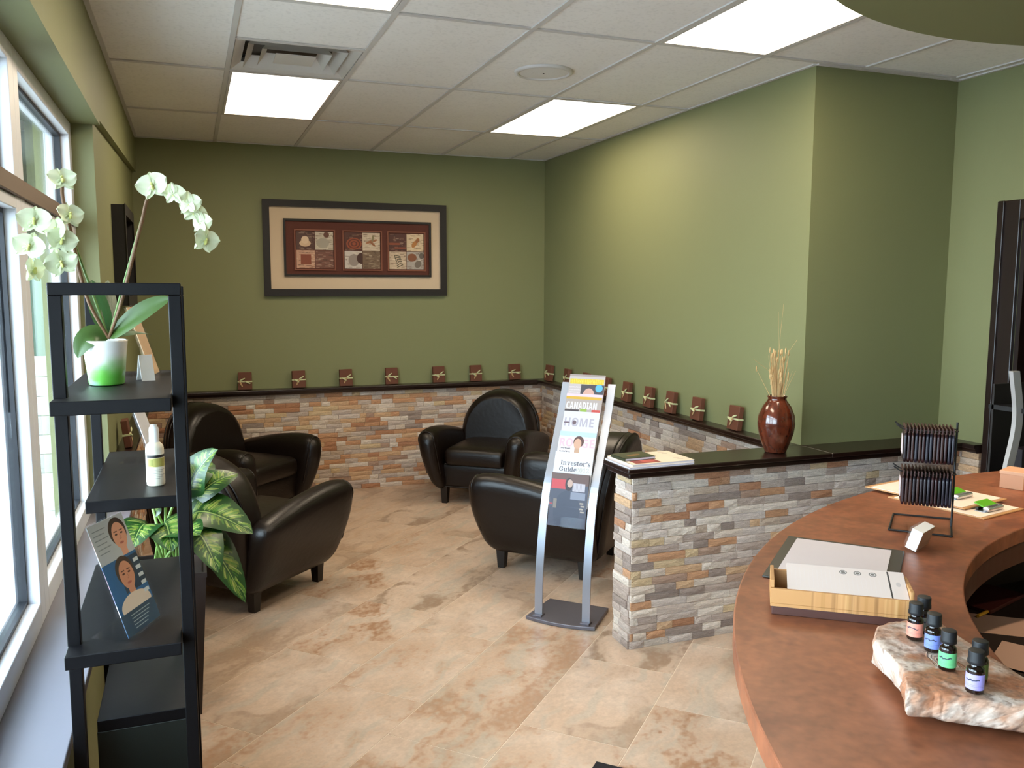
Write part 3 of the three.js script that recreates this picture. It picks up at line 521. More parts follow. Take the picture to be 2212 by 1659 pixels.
// ------------------------------------------------------------------ magazine rack
{
  const q = Math.SQRT1_2, uv = (u, v, h) => V((u - v) * q, (u + v) * q, h);
  const turn = face(-q, -q), o = uv(3.955, 1.515, 0);
  const t = thing('magazine_rack', 'silver floor-standing magazine rack with clear pockets beside the stone partition', 'magazine rack', o, turn);
  // local axes: +z towards the front, +x to the right as seen from the front
  const bs = new THREE.Shape(); bs.moveTo(-0.185, -0.03); bs.quadraticCurveTo(0, -0.085, 0.185, -0.03); bs.lineTo(0.165, 0.25); bs.lineTo(-0.165, 0.25); bs.closePath();
  const bg = new THREE.ExtrudeGeometry(bs, { depth: 0.012, bevelEnabled: true, bevelThickness: 0.003, bevelSize: 0.003, bevelSegments: 2, curveSegments: 16 }); bg.rotateX(-Math.PI / 2); bg.translate(0, 0.004, 0);
  mesh('base_plate', bg, M.aluPlate, t);
  const prof = [[0, 0.018], [0.008, 0.236], [0.045, 0.46], [0.1, 0.67], [0.2, 0.85], [0.3, 1.03], [0.375, 1.2]];
  const curve = new THREE.CatmullRomCurve3(prof.map(([z, y]) => new THREE.Vector3(0, y, -z)));
  const strip = (w, th) => { const pts = curve.getPoints(40), pos = [], idx = []; pts.forEach((p, i) => { const tn = curve.getTangent(i / 40), n = new THREE.Vector3(0, -tn.z, tn.y).normalize(); for (const [sx, sn] of [[-1, 1], [1, 1], [1, -1], [-1, -1]]) pos.push(sx * w / 2, p.y + n.y * sn * th / 2, p.z + n.z * sn * th / 2); if (i < 40) for (let k = 0; k < 4; k++) { const a = i * 4 + k, b = i * 4 + (k + 1) % 4; idx.push(a, b, b + 4, a, b + 4, a + 4); } }); idx.push(0, 3, 2, 0, 2, 1, 160, 161, 162, 160, 162, 163); let g = new THREE.BufferGeometry(); g.setAttribute('position', new THREE.Float32BufferAttribute(pos, 3)); g.setIndex(idx); g = g.toNonIndexed(); g.computeVertexNormals(); return mUV(g); };
  for (const s of [-1, 1]) { const u = mesh('upright', strip(0.042, 0.008), M.alu, t); u.position.set(s * 0.13, 0, 0.0); mesh('foot_block', cb(0.05, 0.012, 0.05, s * 0.13, 0.021, 0, 0.003), M.aluPlate, t); }
  mesh('rear_strut', merge([rod(new THREE.Vector3(-0.105, 0.02, -0.2), new THREE.Vector3(-0.105, 0.44, -0.045), 0.0025), rod(new THREE.Vector3(0.105, 0.02, -0.2), new THREE.Vector3(0.105, 0.44, -0.045), 0.0025)]), M.acrylic, t);
  // six tiers: y of the cover's top edge
  const tops = [1.245, 1.145, 1.055, 0.955, 0.855, 0.755], scrawl = (c, x, y, w, h, n) => { c.beginPath(); for (let i = 0; i < n; i++) { const X = x + w * i / n; c.moveTo(X, y + rnd() * h * 0.3); c.lineTo(X + w / n * rr(0.1, 0.9), y + h - rnd() * h * 0.3); c.moveTo(X, y + h * rr(0.2, 0.6)); c.lineTo(X + w / n * 0.7, y + h * rr(0.2, 0.8)); } c.stroke(); };
  const covers = [
    ['celebrity magazine with a yellow title, top pocket of the rack', (c) => { c.fillStyle = '#cbbfbe'; c.fillRect(0, 0, 256, 340); c.fillStyle = '#a99a92'; c.fillRect(0, 0, 256, 14); c.fillStyle = '#e3c41c'; c.fillRect(6, 30, 244, 34); c.strokeStyle = '#f3e04a'; c.lineWidth = 3; scrawl(c, 8, 26, 240, 42, 18); c.fillStyle = '#3c3541'; c.fillRect(90, 66, 166, 280); c.fillStyle = '#d9a99b'; c.beginPath(); c.ellipse(150, 140, 42, 50, 0, 0, 7); c.fill(); c.fillStyle = '#54b9e0'; c.beginPath(); c.arc(220, 88, 26, 0, 7); c.fill(); c.strokeStyle = '#efe6ea'; c.lineWidth = 2; for (let i = 0; i < 5; i++) scrawl(c, 8, 80 + i * 18, 80, 10, 12); }],
    ['family magazine with large white lettering, second pocket of the rack', (c) => { c.fillStyle = '#b7a9a4'; c.fillRect(0, 0, 256, 340); c.fillStyle = '#e6cfdc'; c.fillRect(0, 0, 256, 18); c.fillStyle = '#dcae2c'; c.fillRect(0, 18, 250, 18); c.fillStyle = '#eef0f6'; c.font = 'bold 64px sans-serif'; c.save(); c.scale(0.66, 1); c.fillText('CANADIAN', 8, 100); c.restore(); c.fillStyle = '#94b53c'; c.fillRect(110, 96, 46, 26); c.fillStyle = '#d0453d'; c.fillRect(190, 100, 60, 22); c.fillStyle = '#3a2c30'; c.fillRect(0, 104, 100, 14); }],
    ['white home magazine, third pocket of the rack', (c) => { c.fillStyle = '#e2e3ea'; c.fillRect(0, 0, 256, 340); c.fillStyle = '#b9b2c0'; c.font = 'bold 76px sans-serif'; c.save(); c.scale(0.98, 1); c.fillText('HOME', 6, 96); c.restore(); c.fillStyle = '#6b5661'; c.beginPath(); c.arc(84, 72, 14, 0, 7); c.fill(); c.fillRect(10, 70, 40, 7); }],
    ['pale magazine with pink lettering and a child, fourth pocket of the rack', (c) => { c.fillStyle = '#f0eaf0'; c.fillRect(0, 0, 256, 340); c.fillStyle = '#c3dcf2'; c.fillRect(0, 0, 256, 30); c.fillStyle = '#edc4d2'; c.font = 'bold 74px sans-serif'; c.fillText('ROUGE', 2, 96); c.fillStyle = '#5c3a34'; c.beginPath(); c.ellipse(140, 62, 36, 36, 0, 0, 7); c.fill(); c.fillStyle = '#deb095'; c.beginPath(); c.ellipse(134, 76, 26, 34, 0, 0, 7); c.fill(); c.fillStyle = '#cfa88c'; c.fillRect(118, 104, 34, 30); c.strokeStyle = '#5d5a60'; c.lineWidth = 3; scrawl(c, 16, 100, 74, 14, 9); scrawl(c, 16, 122, 74, 12, 9); }],
    ['white booklet with black serif lettering, fifth pocket of the rack', (c) => { c.fillStyle = '#ecedf4'; c.fillRect(0, 0, 256, 340); c.fillStyle = '#5d5c68'; c.font = 'bold 40px serif'; c.fillText("Investor's", 42, 82); c.fillText('Guide', 36, 122); c.fillStyle = '#c9c9c0'; c.fillText('2012', 150, 122); }],
    ['dark news magazine with a red block, lowest pocket of the rack', (c) => { c.fillStyle = '#4b4f63'; c.fillRect(0, 0, 256, 340); c.fillStyle = '#6b4c44'; c.fillRect(0, 0, 256, 70); c.fillStyle = '#d6424a'; c.fillRect(4, 40, 98, 62); c.fillStyle = '#2c2026'; c.beginPath(); c.ellipse(124, 70, 26, 42, 0, 0, 7); c.fill(); c.fillStyle = '#cfae9d'; c.beginPath(); c.ellipse(130, 62, 19, 26, 0, 0, 7); c.fill(); c.fillStyle = '#3f465c'; c.beginPath(); c.ellipse(120, 240, 90, 130, 0, 0, 7); c.fill(); c.fillStyle = '#d5d0da'; c.fillRect(150, 58, 84, 52); c.strokeStyle = '#8e8794'; c.lineWidth = 2; for (let i = 0; i < 9; i++) { c.beginPath(); c.moveTo(156 + i * 9, 60); c.lineTo(156 + i * 9, 108); c.stroke(); } c.fillStyle = '#9299ad'; c.fillRect(140, 116, 100, 46); c.fillStyle = '#b9ad9f'; for (let i = 0; i < 4; i++) c.fillRect(206 + (i % 2) * 8, 178 + i * 18, 26, 10); c.fillStyle = '#8d8278'; c.fillRect(26, 166, 24, 60); c.fillStyle = '#c4404f'; c.fillRect(0, 196, 22, 8); }],
  ];
  const zAt = (y) => { for (let i = 0; i < prof.length - 1; i++) if (y <= prof[i + 1][1]) { const f = (y - prof[i][1]) / (prof[i + 1][1] - prof[i][1]); return -(prof[i][0] + (prof[i + 1][0] - prof[i][0]) * f); } return -0.375 - (y - 1.2) * 0.4; };
  const R = new THREE.Matrix4().makeRotationY(turn);
  covers.forEach(([label, draw], k) => {
    const top = tops[k], hgt = 0.265, low = Math.max(0.47, top - hgt), zt = zAt(top) + 0.036, zl = zAt(low) + 0.006, tilt = Math.atan2(zl - zt, top - low), w = [0.2, 0.203, 0.2, 0.204, 0.21, 0.205][k], H = (top - low) / Math.cos(tilt);
    reseed(900 + k);
    // clear pocket (part of the rack)
    const pk = cb(0.222, H * 0.2, 0.0015, 0, H * 0.1, 0.0072), bt = cb(0.222, 0.002, 0.015, 0, 0, 0.0005), sd = [-1, 1].map((s) => cb(0.0015, H * 0.2, 0.014, s * 0.111, H * 0.1, 0.0005)), bk = cb(0.222, H * 0.9, 0.0015, 0, H * 0.45, -0.0062);
    const pm = mesh('pocket', merge([pk, bt, ...sd, bk]), M.acrylic, t); pm.position.set(0, low, zl); pm.rotation.x = -tilt;
    const m = thing('magazine', label, 'magazine', o.clone().add(new THREE.Vector3(0, low + 0.003, zl).applyMatrix4(R)), 0, 'magazines in the rack'); m.rotation.set(0, 0, 0); m.quaternion.setFromEuler(new THREE.Euler(0, turn, 0)).multiply(new THREE.Quaternion().setFromAxisAngle(new THREE.Vector3(1, 0, 0), -tilt));
    mesh('pages', cb(w - 0.004, H - 0.004, 0.007, 0, H / 2, 0.001), M.paper, m);
    const cg = new THREE.PlaneGeometry(w, H, 6, 1); cg.translate(0, H / 2, 0.0052); const tex = canvasTex(256, 340, draw); tex.repeat.set(1, 1);
    mesh('cover', merge([cg, (() => { const b = new THREE.PlaneGeometry(w, H); b.rotateY(Math.PI); b.translate(0, H / 2, -0.003); const u = b.attributes.uv; for (let i = 0; i < u.count; i++) u.setXY(i, 0.01, 0.01); return b; })()]), std(0xcfcfcf, 0.5, { map: tex }), m);
  });
}

// ------------------------------------------------------------------ vase and grass, books on the cap
{
  const t = thing('vase', 'tall glossy mottled brown vase on the partition cap', 'vase', V(2.752, 3.535, RAIL));
  const tex = dataTex(256, 256, (u, v) => { const f = fbm(u * 12, v * 12, 3, 4, 12), g = fbm(u * 60, v * 40, 9, 3, 20); return mix(mix([64, 26, 15], [104, 46, 26], f * 1.2), [44, 19, 12], sst(0.5, 0.8, g) * 0.4); });
  mesh('body', lathe([[0.0001, 0], [0.05, 0], [0.053, 0.006], [0.07, 0.05], [0.086, 0.1], [0.0925, 0.148], [0.088, 0.19], [0.07, 0.235], [0.05, 0.262], [0.044, 0.275], [0.05, 0.287], [0.046, 0.289], [0.038, 0.276], [0.044, 0.26], [0.06, 0.24]], 40), phy(0xffffff, 0.16, { map: tex, clearcoat: 0.8, clearcoatRoughness: 0.06 }), t);
  mesh('soil_filler', lathe([[0.0001, 0.245], [0.055, 0.245]], 20), std(0x1c0f0a, 0.9), t);
  const gr = [], q = V(2.752, 3.535, RAIL + 0.25); reseed(50);
  for (let i = 0; i < 110; i++) {
    const a = rr(0, 6.283), r0 = rr(0, 0.026), tall = rr(0.1, 0.27), sp = rr(0.004, 0.035) * (i % 17 === 0 ? 3 : 1), b = new THREE.Vector3(q.x + Math.cos(a) * r0, q.y, q.z + Math.sin(a) * r0), e = new THREE.Vector3(b.x + Math.cos(a) * sp, q.y + tall, b.z + Math.sin(a) * sp);
    gr.push(rod(b, e, 0.0018, 0.0007, 4)); if (i % 2) { const s = new THREE.SphereGeometry(1, 5, 4); s.scale(0.0035, 0.016, 0.0035); s.translate(e.x, e.y, e.z); gr.push(s); }
  }
  for (const [dx, dh] of [[-0.02, 0.46], [0.01, 0.5], [0.0, 0.4], [-0.16, 0.23], [0.1, 0.32]]) gr.push(tube([q.clone(), new THREE.Vector3(q.x + dx * 0.2, q.y + dh * 0.6, q.z), new THREE.Vector3(q.x + dx, q.y + dh, q.z + 0.01)], 0.0008, 12, 4));
  const o = solo('dried_grass', merge(gr), std(0xc9a877, 0.85), 'bunch of dry straw coloured grass standing in the brown vase', 'dried grass'); o.userData.kind = 'stuff';
}
{
  function book(name, label, at, turn, w, d, h, cover, pages) {
    const t = thing(name, label, 'book', at, turn, 'books on the partition cap');
    mesh('pages', cb(w - 0.006, h - 0.004, d - 0.006, 0.001, h / 2, 0), pages, t);
    mesh('lower_cover', cb(w, 0.002, d, 0, 0.001, 0), cover[1], t); const c = mesh('upper_cover', cb(w, 0.002, d, 0, h - 0.001, 0), cover[0], t); mesh('spine', cb(0.002, h, d, -w / 2 + 0.001, h / 2, 0), cover[1], t);
    const g = c.geometry, p = g.attributes.position, u = g.attributes.uv; for (let i = 0; i < p.count; i++) u.setXY(i, p.getX(i) / w + 0.5, 0.5 - p.getZ(i) / d);
  }
  const pg = std(0xd9d4dc, 0.8), cream = std(0xe0d3c1, 0.5);
  book('large_book', 'wide pale grey book at the bottom of the stack on the partition cap', V(2.025, 3.535, RAIL), 0.02, 0.345, 0.245, 0.009, [std(0xcfcad2, 0.5), std(0xcfcad2, 0.5)], pg);
  book('large_book', 'wide cream picture book with a red image, middle of the stack on the partition cap', V(2.035, 3.54, RAIL + 0.009), 0.03, 0.335, 0.24, 0.011, [std(0xffffff, 0.45, { map: canvasTex(256, 192, (c) => { c.fillStyle = '#e3d6c3'; c.fillRect(0, 0, 256, 192); c.fillStyle = '#8a3a34'; c.fillRect(20, 120, 104, 62); c.fillStyle = '#b85a50'; c.fillRect(60, 124, 50, 40); c.strokeStyle = '#6a6256'; c.lineWidth = 3; c.beginPath(); for (let i = 0; i < 6; i++) { c.moveTo(206, 16 + i * 28); c.lineTo(226, 24 + i * 28); } c.stroke(); }) }), cream], pg);
  book('small_book', 'small dark green book on top of the stack on the partition cap', V(1.955, 3.565, RAIL + 0.02), 0.06, 0.17, 0.13, 0.013, [std(0xffffff, 0.45, { map: canvasTex(128, 96, (c) => { c.fillStyle = '#3c4028'; c.fillRect(0, 0, 128, 96); c.fillStyle = '#7a5a34'; c.beginPath(); c.ellipse(62, 50, 34, 12, -0.3, 0, 7); c.fill(); c.fillStyle = '#2f3a26'; c.fillRect(0, 74, 128, 22); }) }), std(0x343822, 0.5)], std(0xe2dee6, 0.8));
}

// ------------------------------------------------------------------ reception desk
const CT = 1.07, OC = [2.596, 0.19, 2.0], IC = [2.426, 0.356, 1.315];
function ringSector(c0, r0, c1, r1, a0, a1, h0, h1, bevel = 0) {
  const s = new THREE.Shape(), N = 72; for (let i = 0; i <= N; i++) { const a = a0 + (a1 - a0) * i / N, p = [c0[0] + r0 * Math.cos(a), c0[1] + r0 * Math.sin(a)]; i ? s.lineTo(...p) : s.moveTo(...p); }
  for (let i = N; i >= 0; i--) { const a = a0 + (a1 - a0) * i / N; s.lineTo(c1[0] + r1 * Math.cos(a), c1[1] + r1 * Math.sin(a)); } s.closePath();
  const g = new THREE.ExtrudeGeometry(s, { depth: h1 - h0 - 2 * bevel, bevelEnabled: bevel > 0, bevelThickness: bevel, bevelSize: bevel, bevelOffset: -bevel, bevelSegments: 2 }); g.rotateX(-Math.PI / 2); g.translate(0, h0 + bevel, 0); return g;
}
{
  const A0 = 0.9, A1 = 3.7;
  const ct = dataTex(512, 512, (u, v) => { const w = fbm(u * 4, v * 4, 6, 3, 4) * 2, f = fbm(u * 6 + w, v * 6 + w, 14, 5, 6), g = fbm(u * 64, v * 64, 33, 3, 64); let c = mix([118, 68, 45], [150, 91, 62], f * 1.3 - 0.15); c = mix(c, [98, 54, 38], sst(0.55, 0.75, fbm(u * 9, v * 9, 51, 4, 9)) * 0.5); const m = 0.86 + 0.26 * g; return [c[0] * m, c[1] * m, c[2] * m]; });
  const cm = phy(0xffffff, 0.42, { map: ct, specularIntensity: 0.6, clearcoat: 0.08, clearcoatRoughness: 0.25 });
  const t = thing('reception_desk', 'curved reception desk with red brown counter top', 'reception desk', V(0, 0, 0));
  mesh('counter_top', ringSector(OC, OC[2], IC, IC[2], A0, A1, CT - 0.042, CT, 0.003), cm, t);
  mesh('front_panel', ringSector(OC, OC[2] - 0.16, OC, OC[2] - 0.2, A0, A1, 0.0, CT - 0.042), std(0x2a1610, 0.5), t);
  mesh('inner_fascia', ringSector(IC, IC[2] + 0.03, IC, IC[2] + 0.004, A0, A1, CT - 0.1, CT - 0.042), std(0x4a2416, 0.5), t);
  mesh('work_top', ringSector(OC, OC[2] - 0.2, IC, 0.85, A0, A1, 0.715, 0.745), std(0x241a16, 0.45), t);
  mesh('drawer_panel', ringSector(IC, 1.0, IC, 0.97, A0, A1, 0.0, 0.715), std(0x1b120e, 0.6), t);
}
// papers, pencil and folder on the work top
{
  const put = (name, label, cat, geo, mat, at, turn) => { const o = solo(name, geo, mat, label, cat); o.position.copy(at); o.rotation.y = turn; return o; };
  const pp = std(0xa58474, 0.85);
  put('paper_sheet', 'loose sheet on the work top under the yellow pencil', 'paper', cb(0.15, 0.001, 0.21, 0, 0.0005, 0), pp, V(2.16, 1.73, 0.7455), 0.9);
  put('paper_sheet', 'curled sheet on the work top nearer the counter edge', 'paper', (() => { const g = new THREE.PlaneGeometry(0.17, 0.22, 8, 4); g.rotateX(-Math.PI / 2); const p = g.attributes.position; for (let i = 0; i < p.count; i++) p.setY(i, 0.004 + 0.6 * Math.max(0, p.getX(i)) ** 2); g.computeVertexNormals(); return g; })(), std(0xb08f80, 0.85, { side: THREE.DoubleSide }), V(2.03, 1.5, 0.7455), 0.5);
  put('paper_sheet', 'lower sheet on the work top partly under the curled sheet', 'paper', cb(0.216, 0.001, 0.28, 0, 0.0005, 0), pp, V(1.86, 1.36, 0.7455), 0.7);
  put('folder', 'dark red folder lying on the work top', 'folder', cb(0.24, 0.012, 0.32, 0, 0.006, 0, 0.003), std(0x4a130d, 0.6), V(2.27, 1.99, 0.7455), 0.3);
  const t = thing('pencil', 'yellow pencil lying on papers on the work top', 'pencil', V(2.215, 1.815, 0.7525), 0.28);
  const c = new THREE.CylinderGeometry(0.005, 0.005, 0.15, 6); c.rotateZ(Math.PI / 2); mesh('shaft', c, std(0xc9921b, 0.5), t); const n = new THREE.ConeGeometry(0.005, 0.02, 8); n.rotateZ(-Math.PI / 2); n.translate(0.085, 0, 0); mesh('tip', n, std(0xd2b184, 0.7), t);
}
// ------------------------------------------------------------------ things on the counter
const on = (x, d, h = 0) => V(x, d, CT + h);
{ // presentation board with a sheet
  const t = thing('desk_pad', 'dark framed desk pad holding a blank white sheet on the counter', 'desk pad', on(1.395, 1.553), -0.82 + Math.PI / 2 - 0.72);
  t.rotation.y = Math.atan2(1.551 - 1.753, 1.6 - 1.416) * -1 * -1; // long side across
  const e = Math.atan2(-(1.551 - 1.753), 1.6 - 1.416); t.rotation.y = -e;
  mesh('board', cb(0.275, 0.006, 0.345, 0, 0.003, 0, 0.0025), std(0x2e2a22, 0.5), t);
  mesh('sheet', cb(0.222, 0.0012, 0.3, -0.002, 0.0068, -0.004), std(0xc4bbbd, 0.6), t);
}
{ // bamboo tray with menus
  const a = -Math.atan2(0.155, 0.21), t = thing('wooden_tray', 'bamboo striped tray holding printed menus on the counter', 'tray', on(1.192, 1.318), a);
  const bam = std(0xffffff, 0.5, { map: canvasTex(256, 64, (c) => { reseed(8); c.fillStyle = '#b5834f'; c.fillRect(0, 0, 256, 64); for (let i = 0; i < 70; i++) { c.fillStyle = ['#8f6236', '#c4935f', '#a5743f', '#cfa26e'][Math.floor(rnd() * 4)]; c.globalAlpha = 0.5; c.fillRect(rnd() * 256, 0, 1 + rnd() * 7, 64); } }) });
  const side = (g) => { const p = g.attributes.position, u = g.attributes.uv; for (let i = 0; i < p.count; i++) u.setXY(i, (p.getX(i) + p.getZ(i)) * 3.6, p.getY(i) * 4); return g; };
  const w = 0.262, d = 0.11; // local: x along the tray, +z towards the viewer
  mesh('plinth', cb(w - 0.006, 0.018, d - 0.004, 0, 0.009, 0, 0.002), std(0x4a2a22, 0.45), t);
  mesh('floor_board', side(cb(w, 0.006, d, 0, 0.021, 0)), bam, t);
  mesh('front_board', side(cb(w, 0.03, 0.007, 0, 0.039, d / 2 - 0.0035, 0.001)), bam, t);
  mesh('rear_board', side(cb(w, 0.036, 0.007, 0, 0.042, -d / 2 + 0.0035, 0.001)), bam, t);
  for (const s of [-1, 1]) mesh('end_board', side(cb(0.007, 0.045, d - 0.014, s * (w / 2 - 0.0035), 0.0465, 0, 0.001)), bam, t);
  const mt = canvasTex(512, 192, (c) => { c.fillStyle = '#cdbdb4'; c.fillRect(0, 0, 512, 192); c.fillStyle = '#6a635e'; for (const x of [250, 312, 378]) { c.beginPath(); c.ellipse(x, 34, 17, 15, 0, 0, 7); c.fill(); } c.strokeStyle = '#e9e2dc'; c.lineWidth = 2; for (const x of [250, 312, 378]) { c.beginPath(); c.ellipse(x, 34, 11, 9, 0, 0, 7); c.stroke(); } c.fillStyle = '#2b2725'; c.fillRect(440, 4, 7, 184); c.strokeStyle = '#cdbfb9'; c.lineWidth = 2; for (let k = 0; k < 22; k++) { c.beginPath(); c.moveTo(20 + k * 19, 24 + (k > 10 ? 46 : 0)); c.lineTo(20 + k * 19, 160); c.stroke(); } c.fillStyle = '#b5a9a4'; c.beginPath(); c.ellipse(480, 90, 10, 16, 0, 0, 7); c.fill(); });
  const m = thing('menu_stack', 'stack of white printed menus leaning in the bamboo tray', 'leaflets', on(1.192, 1.318, 0.028), a);
  const g = cb(0.222, 0.008, 0.094, 0.012, 0.004, 0), p = g.attributes.position, u = g.attributes.uv; for (let i = 0; i < p.count; i++) u.setXY(i, (p.getX(i) - 0.012) / 0.222 + 0.5, 0.5 - p.getZ(i) / 0.094);
  for (const q of [g]) q.rotateX(0.27);
  const st = mesh('menus', g, std(0xffffff, 0.7, { map: mt }), m); st.position.y = 0.03; st.position.z = 0.002;
}
{ // business card holder
  const t = thing('card_holder', 'small clear holder of white cards on the counter', 'card holder', on(1.675, 1.592), 0.2);
  mesh('base', cb(0.1, 0.003, 0.045, 0, 0.0015, 0), M.acrylic, t);
  const k = (g) => { g.rotateX(0.3); return g; };
  mesh('back_plate', k(cb(0.1, 0.06, 0.003, 0, 0.03, -0.016)), M.acrylic, t); mesh('front_plate', k(cb(0.1, 0.03, 0.003, 0, 0.015, 0.017)), M.acrylic, t);
  const c = mesh('cards', k(cb(0.088, 0.052, 0.026, 0, 0.032, 0)), M.white, t); t.rotation.y = 0.45; mesh('front_card', k(cb(0.086, 0.05, 0.0006, 0, 0.032, 0.0135)), std(0xa98368, 0.6), t); c.userData.label = 'white cards';
}
{ // wire display stand with hanging packets
  const p1 = V(1.857, 1.85, 0), p2 = V(1.966, 1.753, 0), p3 = V(1.829, 1.624, 0), p4 = V(1.723, 1.73, 0), t = thing('wire_stand', 'black wire display stand with hanging packets on the counter', 'display stand', on(1.844, 1.739));
  const c = V(1.844, 1.739, 0), L = (p, h) => p.clone().sub(c).setY(h), r = 0.0028, wires = [];
  for (const [a, b] of [[p1, p2], [p2, p3], [p3, p4], [p4, p1]]) wires.push(rod(L(a, 0.004), L(b, 0.004), r));
  mesh('base_wire', merge(wires), M.black, t);
  const mid = L(p2, 0.004).lerp(L(p3, 0.004), 0.5), post = [mid.clone(), mid.clone().setY(0.29)];
  mesh('post', merge([rod(post[0], post[1], r)]), M.black, t);
  const dir = L(p1, 0).sub(L(p2, 0)).normalize(); // the hooks run from the post towards the window
  const acr = dir.clone().cross(new THREE.Vector3(0, 1, 0)).normalize();
  [[0.268, 'top hook'], [0.152, 'lower hook']].forEach(([h, wh], tier) => {
    for (const s of [-1, 1]) mesh('hook', tube([mid.clone().setY(h), mid.clone().setY(h).addScaledVector(acr, s * 0.02), mid.clone().setY(h).addScaledVector(acr, s * 0.02).addScaledVector(dir, 0.13), mid.clone().setY(h + 0.012).addScaledVector(acr, s * 0.02).addScaledVector(dir, 0.15)], 0.002, 20, 5), M.black, t);
    const pm = [phy(0x2a1012, 0.35), phy(0x1c1016, 0.35), phy(0x331812, 0.38), phy(0x1f1a24, 0.35)]; reseed(61 + tier);
    for (let k = 0; k < 14; k++) {
      const at = c.clone().add(mid).addScaledVector(dir, 0.012 + k * 0.0088).setY(CT + h - 0.1);
      const p = thing('hanging_packet', k === 13 ? `brown packet with a white patch at the front of the ${wh}` : `glossy dark brown packet hanging on the ${wh} of the wire stand`, 'packet', at, Math.atan2(dir.x, dir.z) + rr(-0.004, 0.004), `packets on the ${wh}`);
      mesh('pouch', softBox(0.098, 0.08, 0.0084, 0.0032, 4, (v) => { v.y += 0.054; }), pm[Math.floor(rnd() * 4)], p);
      mesh('header_strip', cb(0.098, 0.014, 0.003, 0, 0.101, 0), std(0x3a1a12, 0.5), p);
      if (k === 13) { const w = mesh('white_patch', cb(0.05, 0.05, 0.0012, -0.012, 0.055, 0.0046, 0.0004), std(0xcbb9b6, 0.5), p); w.userData.label = 'white patch'; }
    }
  });
}
{ // cream clipboards with pens of leaf green
  const cl = std(0xb98a5a, 0.5), sh = std(0xe9d5c6, 0.7);
  const mk = (label, at, turn, w, d, group) => { const t = thing('clipboard', label, 'clipboard', at, turn, group); mesh('board', cb(w, 0.004, d, 0, 0.002, 0, 0.0015), cl, t); mesh('form_sheet', cb(w - 0.014, 0.0015, d - 0.03, -0.002, 0.0048, 0.004), sh, t); return t; };
  const clipParts = (t, z) => {
    mesh('clip_plate', cb(0.1, 0.002, 0.03, 0, 0.0066, z, 0.0008), M.alu, t); mesh('clip_jaw', softBox(0.08, 0.014, 0.022, 0.006, 6, (v) => { v.y += 0.0135; v.z += z + 0.012; }), std(0xd8dade, 0.2, { metalness: 0.9 }), t);
    const c = new THREE.CylinderGeometry(0.004, 0.004, 0.085, 10); c.rotateZ(Math.PI / 2); c.translate(0, 0.012, z - 0.012); mesh('clip_spring', c, std(0x3a3a3a, 0.4, { metalness: 0.8 }), t);
    mesh('clip_lever', softBox(0.07, 0.006, 0.03, 0.0028, 6, (v) => { v.y += 0.022 - v.z * 0.3; v.z += z - 0.012; }), std(0x5fae1f, 0.4), t);
  };
  const b = mk('wooden clipboard with blank form and green clip nearest the inner counter edge', on(2.13, 1.89), 0.2, 0.21, 0.3, 'clipboards on the counter'); clipParts(b, 0.105);
  const a = mk('wooden clipboard with blank form and green clip reaching behind the packet stand', on(2.15, 1.985, 0.0075), 0.2, 0.225, 0.33, 'clipboards on the counter'); clipParts(a, 0.08);
}
{
  const t = thing('card_box', 'small peach card box at the far right of the counter', 'box', on(2.5, 1.985), 0.4);
  mesh('box_body', cb(0.09, 0.05, 0.07, 0, 0.025, 0, 0.002), std(0xc68e6b, 0.7), t); mesh('box_lid', cb(0.094, 0.012, 0.074, 0, 0.052, 0, 0.002), std(0xcf9b79, 0.7), t);
}
